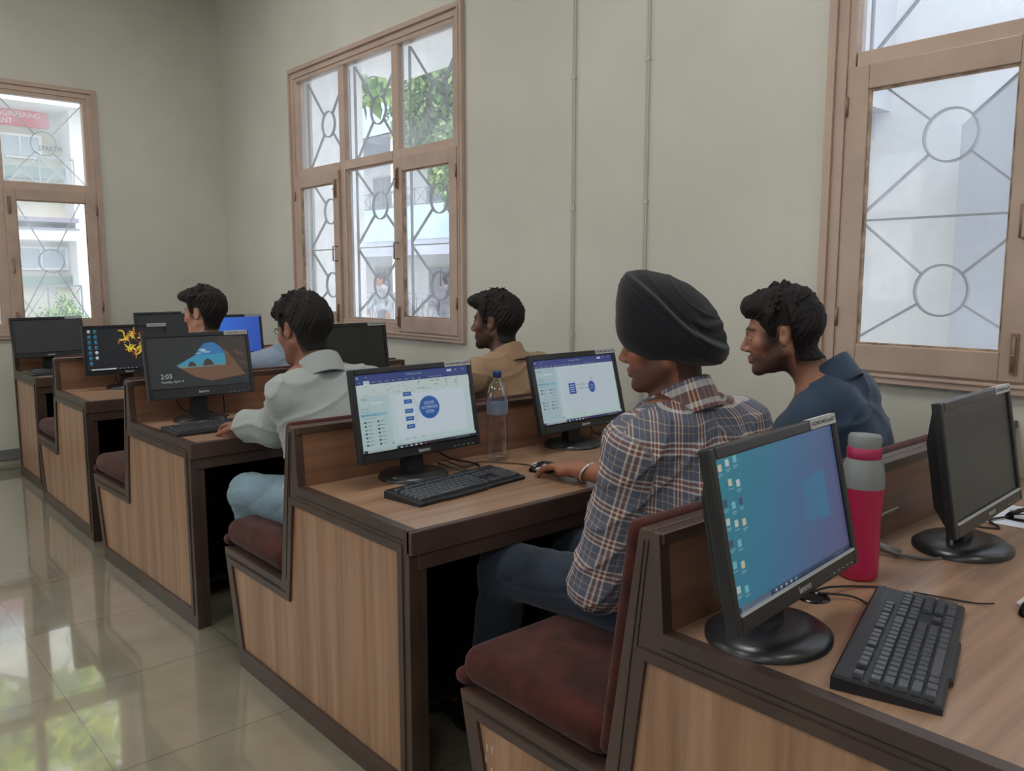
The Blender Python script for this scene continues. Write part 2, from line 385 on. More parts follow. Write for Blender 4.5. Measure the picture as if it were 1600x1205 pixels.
for y in (11.6,15.2,18.5,21.6,25.):
    for z in (.6,3.8,7.):
        mb = MB(); mb.box(2.5,2.6,y,y+1.5,z,z+1.5); f = mb.build('window', ext_c, cb)
        mb = MB(); mb.box(2.47,2.5,y+.08,y+.72,z+.08,z+1.42); mb.box(2.47,2.5,y+.78,y+1.42,z+.08,z+1.42); mb.build('pane', ext_d, f)
def railing(parent, p0, p1, z0, h, n, name='railing'):
    mb = MB(); p0 = Vector(p0); p1 = Vector(p1)
    for z in (z0+.05,z0+h): mb.bar((*p0,z),(*p1,z),.03,.03)
    for i in range(n+1):
        a = p0.lerp(p1,i/n); mb.bar((*a,z0),(*a,z0+h),.022,.022,(1,0,0))
        if i<n:
            b = p0.lerp(p1,(i+1)/n); mb.bar((*a,z0+.05),(*b,z0+h),.014,.014); mb.bar((*b,z0+.05),(*a,z0+h),.014,.014)
    return mb.build(name, mat('railing_grey',(122,126,132),.6), parent)
railing(cb, (-.16,8), (-.16,32), 3.7, .5, 40); railing(cb, (-.16,8), (-.16,32), .15, 1.05, 40)
rl = thing('railing', 'low metal railing with crossed bars in front of the far white college block', 'railing', (11.2,0,-.2)); railing(rl,(0,9),(0,24),.0,1.15,26,'bars')
# department block beyond the back window
db = thing('building', 'department block with a red sign board seen through the left window', 'building', (0,15,-.2))
mb = MB(); mb.box(-9,3.68,.5,4,0,4.45); mb.box(-9,4.4,.5,4,4.45,7.5); mb.build('wall', ext_c, db)
mb = MB(); mb.box(3.66,4.0,-.1,.5,0,6.5); mb.build('pillar', ext_w, db)
mb = MB(); mb.box(-9,4.2,-.4,.5,4.28,4.55); mb.build('canopy', ext_w, db)
mb = MB(); mb.box(-9,3.66,-.3,.5,2.22,2.38); mb.build('floor_slab', ext_w, db)
mb = MB(); mb.box(-9,3.66,-.32,.5,2.50,2.57); mb.box(-9,3.66,-.34,-.3,2.38,2.41); mb.build('slab_edge', mat('slab_line',(120,110,125),.7), db)
mb = MB(); mb.box(-9,3.64,.3,.5,3.22,3.40); mb.box(-9,3.64,.3,.5,1.52,1.66); mb.build('green_band', mat('green_band_paint',(120,140,125),.8), db)
for x,z in ((-2.2,3.58),(-.2,3.58),(1.9,3.58),(2.75,3.58),(2.85,1.8),(1.4,1.8),(-.3,1.8)):
    mb = MB(); w = .62 if z>3 else .8; mb.box(x,x+w,.44,.5,z-.04,z+.34); f = mb.build('window', ext_w, db)
    mb = MB(); mb.box(x+.05,x+w/2-.02,.42,.44,z,z+.3); mb.box(x+w/2+.02,x+w-.05,.42,.44,z,z+.3); mb.build('pane', mat('outside_pale_pane',(168,180,190),.3), f)
railing(db, (-9,-.2),(3.66,-.2), 3.0, .5, 26); railing(db, (-9,-.2),(3.66,-.2), .7, .8, 26)
sg = thing('sign_board', 'red sign board with white department lettering on the block outside the left window', 'sign', (2.26,15.38,3.955))
mb = MB(); mb.box(-1.6,1.22,0,.05,-.125,.125); mb.build('panel', mat('sign_red',(196,58,66),.6), sg)
mb = MB(); vs,fs = text_mesh('MECHANICAL ENGINEERING',.115,'RIGHT'); mb.add([(v[0]*.9+1.10,-.006,v[1]+.055) for v in vs], fs)
vs,fs = text_mesh('DEPARTMENT',.115,'RIGHT'); mb.add([(v[0]*.9+.70,-.006,v[1]-.06) for v in vs], fs)
mb.build('lettering', mat('sign_white',(232,214,214),.6), sg)
mb = MB(); vs,fs = text_mesh('DEPARTMENT',.12,'LEFT'); mb.add([(3.24+v[0]*.8,.435,3.72+v[1]) for v in vs], fs); mb.build('lettering', M['ink'], db)

def tree(name,label,c,rad,n,leaf,cols,trunk_h,seed,grp=None,leafs=.12,off=(0,0)):
    r_ = np.random.RandomState(seed); t = thing(name,label,'tree',(c[0],c[1],-.2),group=grp)
    blobs = [(r_.normal(0,.55,3)*np.array(rad), r_.uniform(.35,.6)) for _ in range(16)]
    vs=[]; fs=[]; ms=[]
    for i in range(n):
        b,s = blobs[r_.randint(16)]; d = r_.normal(0,1,3); d/=np.linalg.norm(d); p = b+d*np.array(rad)*s*r_.uniform(.6,1.05)
        a = r_.normal(0,1,3); a/=np.linalg.norm(a); a[2]-=.3; b2 = np.cross(a,r_.normal(0,1,3)); b2/=np.linalg.norm(b2)+1e-9
        l = leafs*r_.uniform(.6,1.4); w = l*.32; p = p+np.array([0,0,c[2]+.2])
        o = len(vs); vs += [tuple(p),tuple(p+a*l*.5+b2*w),tuple(p+a*l),tuple(p+a*l*.5-b2*w)]; fs.append((o,o+1,o+2,o+3)); ms.append(r_.randint(len(cols)))
    mb = MB(); mb.v=vs; mb.f=fs; mb.m=ms; mb.sm=[False]*len(fs); mb.build('foliage', cols, t)
    mb = MB(); mb.tube([(off[0],off[1],0),(off[0]+.05,off[1]+.05,trunk_h*.6),(off[0]*.8,off[1]*.8,trunk_h)],[.12,.09,.05],8)
    for k in range(7):
        b,s = blobs[k]; mb.tube([(off[0]*.8,off[1]*.8,trunk_h*.97),tuple(b*.5+np.array([off[0]*.5,off[1]*.5,(c[2]+.2+trunk_h)/2+.2])),tuple(b+np.array([0,0,c[2]+.2]))],[.05,.035,.01],6)
    mb.build('trunk', mat('bark',(110,96,80),.8), t); return t
def leafm(n,c):
    m = mat(n,c,.5); nt=m.node_tree; b=[x for x in nt.nodes if x.type=='BSDF_PRINCIPLED'][0]
    out=[x for x in nt.nodes if x.type=='OUTPUT_MATERIAL'][0]; tl=N(nt,'ShaderNodeBsdfTranslucent'); tl.inputs[0].default_value=(*lin(tuple(min(255,v*1.15) for v in c)),1)
    mx=N(nt,'ShaderNodeMixShader'); mx.inputs[0].default_value=.45; L(nt,b.outputs[0],mx.inputs[1]); L(nt,tl.outputs[0],mx.inputs[2]); L(nt,mx.outputs[0],out.inputs[0]); return m
LG = [leafm('leaf_green',(120,150,92)),leafm('leaf_pale',(160,182,120)),leafm('leaf_dark',(84,112,78))]
LY = [leafm('leaf_yellow',(228,222,70)),leafm('leaf_lime',(190,205,60)),leafm('leaf_mid',(130,160,80))]
tree('leafy_tree','tall green tree outside the right column of the middle window',(7.6,9.75,3.7),(.9,.62,1.5),22000,.1,LG,3.0,6,leafs=.085,off=(.3,-2.0))
tree('leafy_tree','branch of big leaves showing at the upper centre of the middle window',(7.1,11.5,4.45),(.35,.35,.3),110,.2,LG,4.3,5,leafs=.24,off=(.0,1.9))
for k,(cx,cy,cz,sd) in enumerate(((-.6,12.4,4.95,11),(2.3,12.4,4.85,12),(.9,13.4,6.3,14))):
    tree('leafy_tree',['yellow green tree outside the left part of the back windows','yellow green tree outside above the back window, right of another','low yellow green tree close outside the back window'][k],(cx,cy,cz),(1.15,.45,.75),3200,.1,LY,3.9,sd,leafs=.2,off=(-1.2,-.2))
tree('leafy_shrub','grey green shrub at the foot of the department block outside the left window',(3.12,13.4,.75),(.30,.3,.42),2200,.1,LG,.6,21,leafs=.05)
# ------------------------------------------------------------------ desk and bench units
def side(parent, x0, x1, d, holes=False, bench=True, out=-1):
    # laminated end panel in its dark trim; x0 is the outer face
    if bench:
        P = [(0.,0.),(d+.50,0.),(d+.60,.425),(d+.135,.425),(d+.058,.945),(d+.012,.945),(d-.002,.765),(0.,.765)]
        Q = [(.05,.075),(d+.462,.075),(d+.535,.372),(d+.078,.372),(d+.036,.70),(.05,.70)]
    else:
        P = [(0.,0.),(d+.07,0.),(d+.07,.945),(d+.012,.945),(d-.002,.765),(0.,.765)]
        Q = [(.05,.075),(d+.02,.075),(d+.02,.70),(.05,.70)]
    s = out
    mb = MB(); mb.prism(offset_poly(Q,-.004), min(x0,x0+s*.002), max(x0,x0+s*.002),'x')
    pn = mb.build('side_panel', M['wood_v'], parent)
    mb = MB(); mb.prism(P, min(x0,x0-s*.020), max(x0,x0-s*.020),'x'); mb.build('core_board', M['trim'], pn)
    t1 = ring_prism(P, Q, x0, x0+s*.007, 'edge_trim', M['trim'], pn)
    Q2 = offset_poly(Q, -.022)
    ring_prism(Q2, Q, x0+s*.0071, x0+s*.011, 'inner_beading', M['trim'], pn)
    if bench and s<0:
        mb = MB()
        for a,b in (((d+.035,.93),(d+.060,.70)),((d+.045,.93),(d+.100,.44))):
            mb.bar((x0-.0073,a[0],a[1]),(x0-.0073,b[0],b[1]),.002,.003,(1,0,0))
        mb.bar((x0-.0073,.02,.735),(x0-.0073,d,.735),.002,.003,(1,0,0)); mb.bar((x0-.0073,d+.14,.40),(x0-.0073,d+.58,.40),.002,.003,(1,0,0))
        mb.build('groove', M['dark_in'], pn)
    if holes:
        for i,y in enumerate((.13,.235,.34,.45,.555)):
            mb = MB(); r = .016 if i!=2 else .021
            mb.v = [(x0-.0008,y+r*math.cos(a*math.pi/10),.412+r*math.sin(a*math.pi/10)) for a in range(20)]; mb.f=[tuple(range(20))[::-1]]; mb.m=[0]; mb.sm=[False]
            mb.build('vent_hole', mat('hole_dark',(22,18,17),.8) if i==2 else mat('hole_brown',(74,52,42),.8), pn)
    return pn
def unit(x0, y0, Ln, d, rz, label, holes=False, bench=True):
    t = thing('computer_desk', label, 'desk', (x0,y0,0), rz, 'bench desks in rows'); x = 0.
    side(t, 0, Ln, d, holes, bench, -1); side(t, Ln, 0, d, False, bench, 1)
    mb = MB(); mb.box(.02,Ln-.02,.004,d,.745,.762); o = mb.build('desktop', M['wood_h'], t)
    mb = MB(); mb.box(-.007,Ln+.007,-.012,.012,.70,.7635); mb.box(.02,Ln-.02,-.004,.010,.655,.70); mb.box(-.006,.020,.012,d,.74,.7635); mb.box(Ln-.020,Ln+.006,.012,d,.74,.7635)
    bevel(mb.build('front_edge', M['trim'], t),.003)
    mb = MB(); mb.prism([(d-.002,.762),(d+.012,.94),(d+.030,.94),(d+.018,.762)], .02, Ln-.02,'x'); mb.build('ledge_board', M['wood_l'], t)
    mb = MB(); mb.box(0.,Ln,d+.006,d+.034,.925,.948); mb.box(0.,Ln,d+.036,d+.062,.925,.9475); bevel(mb.build('ledge_cap', M['trim'], t),.003)
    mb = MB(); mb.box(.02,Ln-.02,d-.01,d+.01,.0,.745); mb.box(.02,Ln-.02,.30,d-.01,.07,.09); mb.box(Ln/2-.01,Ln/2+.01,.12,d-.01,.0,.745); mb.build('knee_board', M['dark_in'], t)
    
    for u in (.02,Ln-.05): mb = MB(); mb.box(u,u+.03,.004,.05,0,.70); mb.build('front_post', M['trim'], t)
    if bench:
        mb = MB(); mb.prism([(d+.565,.0),(d+.585,.41),(d+.565,.41),(d+.48,.0)][::-1] if False else [(d+.47,0.),(d+.49,0.),(d+.588,.41),(d+.568,.41)], .02, Ln-.02,'x'); mb.build('seat_front_board', M['dark_in'], t)
        mb = MB(); mb.box(.02,Ln-.02,d+.1,d+.585,.40,.425); mb.prism([(d+.10,.42),(d+.122,.42),(d+.052,.93),(d+.036,.93)],.02,Ln-.02,'x'); mb.build('bench_frame', M['trim'], t)
        mb = MB(); mb.rbox(.004,Ln-.004,d+.15,d+.625,.427,.525,.045,seg=5); mb.rbox(.0,Ln,d+.585,d+.640,.425,.465,.02,seg=3); mb.build('seat_cushion', M['velvet'], t)
        mb = MB(); n=10
        mb.rbox(.004,Ln-.004,-.020,.020,.0,.50,.018,seg=3)
        an = math.atan2(.07,.50)
        vs=[]
        for v in mb.v:
            vs.append((v[0], d+.150+ v[1] - v[2]*math.tan(an)+0.0, .455+v[2]*1.0))
        mb.v = vs; mb.build('back_cushion', M['velvet'], t)
    return t
DK = {}
DK['E'] = unit(1.15,.275,2.0-.0,.615,0,'nearest bench desk, holding the pink flask and the teal desktop monitor')
DK['E'].scale = (1,1,1)
DK['D'] = unit(1.15,1.70,1.50,.605,0,'bench desk holding the clear water bottle and two lit diagram monitors')
DK['C'] = unit(1.15,3.215,1.50,.665,R(1.6),'bench desk with a row of small round holes in its end panel', holes=True)
DK['B'] = unit(1.15,4.705,1.50,.59,0,'bench desk under the monitor showing yellow and red flames')
DK['A'] = unit(1.195,6.07,1.50,.60,0,'farthest desk, standing by the back wall without a bench', bench=False)
for pn in DK['E'].children:
    if pn.name.startswith('side_panel'):
        mb=MB()
        for y,zc in ((1.395,.315),(1.375,.318),(1.398,.285),(1.378,.262)): mb.box(-.0035,-.0021,y-.0025,y+.0025,zc-.009,zc+.009)
        for k in range(len(mb.v)): mb.v[k]=(mb.v[k][0],mb.v[k][1]-.275,mb.v[k][2])
        mb.build('chipped_mark',mat('bare_chip',(196,184,170),.6),pn); break
# dark cpu towers and sockets under the desks
def tower(x,y,label):
    t = thing('computer_tower', label, 'computer', (x,y,.0), 0, 'computer towers under the desks')
    mb = MB(); mb.rbox(0,.18,0,.38,.0,.40,.01); mb.build('case', M['black'], t)
    mb = MB(); mb.box(.02,.16,-.006,.0,.30,.335); mb.box(.02,.16,-.005,.0,.26,.29); mb.build('drive_front', M['gloss_black'], t)
tower(2.02,2.0-.08,'black computer tower on the floor under the desk with the water bottle')
tower(1.50,3.46,'black computer tower on the floor under the desk with the round holes')
tower(1.50,4.88,'black computer tower on the floor under the desk with the flame monitor')
def socket(x,y,z,label):
    t = thing('socket_plate', label,'socket',(x,y,z),0,'socket plates under the desks'); mb = MB(); mb.rbox(-.05,.05,-.012,0,-.045,.045,.006); mb.build('plate', mat('socket_grey',(122,124,128),.5), t)
    mb = MB(); mb.box(-.03,-.01,-.014,-.012,-.02,.02); mb.box(.01,.03,-.014,-.012,-.02,.02); mb.build('switch', M['sticker'], t)
    mb = MB(); mb.tube([(-.01,-.02,.045),(-.015,-.03,0),(-.02,-.03,-.06)],.004,6); mb.tube([(.03,-.02,.045),(.01,-.03,.0),(.0,-.03,-.06)],.004,6); mb.build('wire', M['cable'], t)
socket(1.78,3.215+.655,.56,'grey socket plate under the desk with the round holes')
socket(1.93,2.29,.52,'pale plate under the desk with the water bottle')

# ------------------------------------------------------------------ screens (content drawn as thin flat layers)
SC = {}
def emis(c, s=.55):
    k = (tuple(int(v) for v in c), s)
    if k not in SC:
        m = bpy.data.materials.new('screen_colour'); nt,b,out = nodes_of(m); b.inputs['Base Color'].default_value=(.02,.02,.02,1); b.inputs['Roughness'].default_value=.35
        b.inputs['Emission Color'].default_value=(*lin(c),1); b.inputs['Emission Strength'].default_value=s; SC[k]=m
    return SC[k]
class Scr:
    def __init__(s,w,h,st=.55): s.w=w; s.h=h; s.mb=MB(); s.mats=[]; s.z=0; s.st=st
    def mi(s,c):
        m = c if not isinstance(c,tuple) else emis(c,s.st)
        if m not in s.mats: s.mats.append(m)
        return s.mats.index(m)
    def P(s,u,v): return ((u-.5)*s.w, -s.z*.00012, (v-.5)*s.h)
    def poly(s,pts,c,step=True):
        if step: s.z+=1
        s.mb.add([s.P(u,v) for u,v in pts],[tuple(range(len(pts)))],s.mi(c))
    def rect(s,u0,v0,u1,v1,c,step=True): s.poly([(u0,v0),(u1,v0),(u1,v1),(u0,v1)],c,step)
    def ell(s,u,v,ru,rv,c,n=36): s.poly([(u+ru*math.cos(2*math.pi*k/n),v+rv*math.sin(2*math.pi*k/n)) for k in range(n)],c)
    def line(s,u0,v0,u1,v1,c,t=.004,step=False):
        dx,dy=(u1-u0)*s.w,(v1-v0)*s.h; l=math.hypot(dx,dy) or 1; nx,ny=-dy/l*t*s.h/2,dx/l*t*s.h/2
        s.poly([(u0+nx/s.w,v0+ny/s.h),(u0-nx/s.w,v0-ny/s.h),(u1-nx/s.w,v1-ny/s.h),(u1+nx/s.w,v1+ny/s.h)],c,step)
    def text(s,t,u,v,size,c,align='CENTER',sx=1.):
        s.z+=1; vs,fs=text_mesh(t,size*s.h,align); p=s.P(u,v); s.mb.add([(p[0]+a[0]*sx,p[1],p[2]+a[1]) for a in vs],fs,s.mi(c))
    def stroke(s,pts,ws,c):
        # tapered curved stroke
        s.z+=1; n=len(pts); lft=[];rgt=[]
        for i in range(n):
            a=pts[max(0,i-1)];b=pts[min(n-1,i+1)]; dx,dy=(b[0]-a[0])*s.w,(b[1]-a[1])*s.h; l=math.hypot(dx,dy) or 1
            lft.append((pts[i][0]-dy/l*ws[i]*s.h/s.w,pts[i][1]+dx/l*ws[i])); rgt.append((pts[i][0]+dy/l*ws[i]*s.h/s.w,pts[i][1]-dx/l*ws[i]))
        vs=[s.P(*p) for p in lft+rgt]; s.mb.add(vs,[(i,i+n,i+n+1,i+1) for i in range(n-1)],s.mi(c))
def office(sc, kind):
    rr = random.Random(kind); BG=(206,228,230); BL=(48,70,138) if kind==1 else (58,70,140)
    sc.rect(0,0,1,1,BG)
    sc.rect(0,.925,1,1,BL); sc.rect(0,.875 if kind==1 else .88,1,.925,(44,66,132) if kind==1 else (60,72,140))
    W_=(214,224,240)
    sc.text('Drawing1.vsdx - Diagram',.5,.962,.026,W_); sc.rect(.80,.945,.845,.975,W_); sc.rect(.88,.955,.89,.968,W_,False); sc.rect(.95,.955,.96,.968,W_,False); sc.rect(.015,.955,.03,.972,W_,False); sc.rect(.09,.96,.10,.97,W_,False)
    tabs=['File','Home','Insert','Draw','Design','Data','Process','Review','View','Help']
    for i,t in enumerate(tabs): 
        u=.02+i*.056
        if t=='Home' and kind==1: sc.rect(u-.008,.872,u+.040,.922,BG); sc.text(t,u+.016,.898,.024,BL)
        else: sc.text(t,u+.016,.90,.022,W_)
    sc.text('Tell me what you want to do',.68,.90,.020,W_)
    if kind==1:
        sc.rect(0,.735,1,.872,(208,224,222)); dk=(92,108,116)
        for i in range(46):
            u=.05+rr.random()*.85; v=.755+rr.choice([0,.03,.058,.085])
            sc.rect(u,v,u+rr.uniform(.008,.03),v+.010,dk if rr.random()<.7 else (140,156,160),False)
        for i,t in enumerate(('Clipboard','Font','Paragraph','Tools','Shape Styles','Arrange','Editing')): sc.text(t,.07+i*.135,.742,.016,dk)
        top=.73
    else: top=.875
    sc.rect(0,.075,.235,top,(190,216,218) if kind==1 else (180,206,214)); sc.rect(.235,.075,.26,top,(196,216,220),False)
    dk=(70,88,96)
    sc.text('Shapes',.03,top-.04,.032,dk,'LEFT'); sc.rect(.02,top-.11,.20,top-.085,(216,232,232)); sc.text('Search for shapes',.03,top-.098,.018,dk,'LEFT')
    for k,t in enumerate(('More Shapes','Quick Shapes')): sc.text(t,.02,top-.165-k*.035,.022,dk,'LEFT')
    sc.rect(.01,top-.262,.225,top-.225,(140,196,220)); sc.text('Basic Flowchart Shapes',.02,top-.243,.024,dk,'LEFT'); sc.text('Cross-Functional Flowchart',.02,top-.285,.018,dk,'LEFT')
    ic=(40,58,72) if kind==1 else (44,66,120)
    for k in range(7):
        v=top-.335-k*.048
        for q in (0,1):
            u=.03+q*.105
            if kind==2 and k in (2,3): sc.rect(u+.03,v,u+.06,v+.008,(130,150,165),False); continue
            if (k+q)%3==0: sc.rect(u,v-.008,u+.022,v+.010,ic,False)
            elif (k+q)%3==1: sc.ell(u+.011,v,.010,.012,ic,14)
            else: sc.line(u,v-.008,u+.022,v+.008,ic,.008); sc.rect(u+.014,v-.004,u+.022,v+.008,ic,False)
            sc.rect(u+.03,v-.003,u+rr.uniform(.055,.075),v+.005,(110,126,134),False)
    sc.rect(.30,.135,.93,top-.03,(216,230,240) if kind==1 else (206,220,232)); sc.rect(.93,.10,.985,top,(204,224,226),False)
    sc.rect(.235,.10,.985,.102,(150,170,176)); sc.rect(.24,.082,.255,.094,dk,False)
    for u in (.36,.42,.5): sc.rect(u,.112,u+.02,.118,dk,False)
    if kind==1:
        B=(30,98,176); sc.ell(.595,.49,.098,.165,(196,218,240)); sc.ell(.595,.49,.090,.152,B)
        for k,t in enumerate(('COLLEGE','AUTOMATION','SYSTEM')): sc.text(t,.595,.55-k*.060,.056,(210,226,242),sx=.72)
        for k,(v,t) in enumerate(((.70,'FACULTY'),(.60,'ADMIN'),(.475,'STUDENT'),(.375,'COURSE'),(.27,'LIBRARY'))):
            sc.rect(.375,v-.028,.445,v+.028,B); sc.text(t,.41,v,.026,(200,218,240),sx=.8); sc.line(.445,v,.505,.49,(120,130,150),.003)
    else:
        B=(40,84,168); sc.rect(.37,.43,.455,.60,B); sc.ell(.66,.51,.046,.10,(190,206,236)); sc.ell(.66,.51,.042,.092,B)
        for k in range(4): sc.rect(.385,.46+k*.034,.44,.472+k*.034,(190,206,236),False)
        for k in range(3): sc.rect(.635,.475+k*.03,.685,.484+k*.03,(190,206,236),False)
        for v in (.50,.56): sc.line(.455,v,.617,v,(90,96,110),.004); sc.text('Request login',.535,v+.014,.018,(90,96,110))
        sc.rect(.655,.64,.668,.655,(90,96,110))
    sc.rect(0,.045,1,.075,(190,214,216)); sc.text('Page-1   All',.30,.06,.018,dk)
    sc.rect(0,0,1,.045,(26,34,48) if kind==1 else (40,44,100)); sc.rect(0,0,.03,.045,(60,80,110),False); sc.rect(.03,.0,.27,.045,(206,224,226),False); sc.text('Type here to search',.05,.022,.024,dk,'LEFT')
    for i,c in enumerate(((200,210,215),(60,160,200),(210,210,200),(230,230,230),(200,210,215),(200,60,80))): sc.rect(.30+i*.042,.013,.318+i*.042,.033,c,False)
    sc.text('34°C  Sunny   ENG   14:03',.86,.023,.022,(190,200,210))
def monitor(c, yaw, tilt, label, content, w=.478, h=.288, base=None, zb=.7625, sticker=True, bz=.016, chin=.034, square=False, lift=0):
    # c: centre of the front face; the panel leans back by tilt; yaw turns the face to the left
    t = thing('monitor', label, 'monitor', (base[0] if base else c[0], base[1] if base else c[1], zb), yaw, 'desktop monitors')
    Rz = Matrix.Rotation(-yaw,3,'Z'); lc = Rz @ (Vector(c)-Vector(t.location))
    def P(o): o.parent=t; o.location=lc; o.rotation_euler=(-tilt,0,0); return o
    dp=.020
    # bezel front ring
    def ring(mb,x0,x1,z0,z1,l,r_,b,tp,y0,y1):
        mb.box(x0,x0+l,y0,y1,z0,z1); mb.box(x1-r_,x1,y0,y1,z0,z1); mb.box(x0+l,x1-r_,y0,y1,z0,z0+b); mb.box(x0+l,x1-r_,y0,y1,z1-tp,z1)
    mb=MB(); ring(mb,-w/2,w/2,-h/2,h/2,bz,bz,chin,bz+.002,-.001,dp); 
    mb.box(-w/2+bz,w/2-bz,.010,dp,-h/2+chin,h/2-bz)
    bo=P(bevel(mb.build('bezel', M['bezel']),.003,2))
    mb=MB(); mb.prism([(dp,-h/2+.004),(dp,h/2-.004),(dp+.012,h/2-.012),(dp+.034,h/2-.09),(dp+.034,-h/2+.06),(dp+.012,-h/2+.012)],-w/2+.040,w/2-.040,'x'); P(bevel(mb.build('back_shell', M['black']),.004,2))
    sw,sh=w-2*bz,h-chin-bz-.002; cz=(chin-bz-.002)/2
    sc=Scr(sw,sh); content(sc)
    so=sc.mb.build('screen', sc.mats); so.parent=bo; so.location=(0,.0055,cz)
    mb=MB(); mb.box(-sw/2,sw/2,-.0030,.002,-.0022 if not square else -.0030,.0014); l=mb.build('inner_lip', M['silver'] if square else M['gloss_black']); l.parent=bo; l.location=(0,0,-h/2+chin+.001)
    vs,fs=text_mesh('lenovo',.017,font_bold=True); mb=MB(); mb.add([(a[0],-.0018,a[1]-h/2+chin/2) for a in vs],fs); l=mb.build('logo', M['white_txt']); l.parent=bo
    mb=MB()
    for i in range(5): mb.box(w/2-.12+i*.02,w/2-.114+i*.02,-.0018,0,-h/2+.008,-h/2+.0095)
    l=mb.build('button_marks', M['white_txt']); l.parent=bo
    if sticker:
        mb=MB(); mb.box(w/2-.118,w/2-.006,-.0018,-.0008,h/2-.0175,h/2+.0015); mb.box(w/2-.118,w/2-.006,-.001,.012,h/2+.0003,h/2+.0012); l=mb.build('label_strip', M['sticker']); l.parent=bo
        vs,fs=text_mesh('AGC/MCA/MCA-Lab-077',.0098,font_bold=True); mb=MB(); mb.add([(a[0]+w/2-.062,-.0021,a[1]+h/2-.0085) for a in vs],fs); l2=mb.build('label_print', M['ink']); l2.parent=bo
    # stand
    bottom=lc.z-h/2*math.cos(tilt)
    mb=MB(); nw=.034
    mb.prism([(lc.y+.03,bottom-.012+0),(lc.y+.052,bottom+.10),(lc.y+.075,bottom+.10),(max(lc.y+.06,.03),.012),(max(lc.y+.02,-.01),.012)][::-1],-nw,nw,'x'); recalc(mb.build('neck', M['black'], t))
    by=lc.y+.035
    if not square: pr=[(.118,0),(.118,.006),(.108,.016),(.05,.019),(0,.019)]
    else: pr=[(.118,0),(.118,.008),(.100,.020),(.05,.022),(0,.022)]
    mb=MB(); mb.lathe(pr,(0,by,0),40,sx=1.05 if square else 1.,sy=.92); mb.build('base', mat('stand_base',(34,36,40),.3,.6), t)
    return t
def off(sc): sc.rect(0,0,1,1,M['off_panel'])
def grad_mat(name, stops, ang, strength=.5):
    m=bpy.data.materials.new(name); nt,b,out=nodes_of(m); tc=N(nt,'ShaderNodeTexCoord'); mp=N(nt,'ShaderNodeMapping'); mp.inputs['Rotation'].default_value=(0,ang,0); mp.inputs['Scale'].default_value=(2.1,2.1,2.1); mp.inputs['Location'].default_value=(.5,0,.0)
    L(nt,tc.outputs['Object'],mp.inputs[0]); sx=N(nt,'ShaderNodeSeparateXYZ'); L(nt,mp.outputs[0],sx.inputs[0]); r=ramp(nt,sx.outputs['X'],stops); L(nt,r.outputs[0],b.inputs['Emission Color']); b.inputs['Emission Strength'].default_value=strength
    b.inputs['Base Color'].default_value=(.02,.02,.02,1); b.inputs['Roughness'].default_value=.3; return m
def teal(sc):
    g=grad_mat('teal_wallpaper',[(0.0,(28,140,160)),(.35,(46,128,164)),(.62,(72,112,158)),(1.,(92,92,140))],R(-25),.52)
    sc.rect(0,0,1,1,g)
    for (u0,v0,u1,v1) in ((.64,.36,.73,.50),(.74,.34,.86,.50),(.64,.52,.73,.66),(.74,.52,.86,.68)): sc.poly([(u0,v0),(u1,v0-.01),(u1,v1+.012),(u0,v1)],(58,124,164),u0==.64)
    rr=random.Random(4)
    cols=[(.035,[.93,.70,.58,.44,.30,.14]),(.09,[.95,.82,.67,.55,.42,.28,.12]),(.145,[.96,.80,.68,.54])]
    pal=[(196,206,196),(210,205,170),(120,190,210),(60,80,110),(200,214,220)]
    sc.z+=1
    for u,vs in cols:
        for v in vs:
            c=rr.choice(pal); sc.rect(u-.014,v-.012,u+.012,v+.034,c,False); sc.rect(u-.018,v-.034,u+.018,v-.028,(140,186,200),False)
            if rr.random()<.6: sc.rect(u-.016,v-.046,u+.010,v-.041,(140,186,200),False)
    sc.rect(0,0,1,.04,(44,60,92)); sc.rect(0,0,.03,.04,(30,40,70),False); sc.rect(.03,0,.255,.04,(150,164,176),False); sc.text('Type here to search',.045,.02,.022,(90,110,130),'LEFT')
    for i in range(5): sc.rect(.29+i*.042,.012,.306+i*.042,.03,(170,180,190) if i!=4 else (60,180,180),False)
    sc.text('34°C   ENG   14:03',.88,.02,.022,(140,150,170))
def blue(sc):
    sc.rect(0,0,1,1,grad_mat('blue_wallpaper',[(0.,(60,150,235)),(.4,(50,110,214)),(1.,(44,78,176))],R(-10),.75)); sc.rect(0,0,1,.045,(36,50,90)); sc.text('ENG 14:03',.9,.022,.024,(190,200,220))
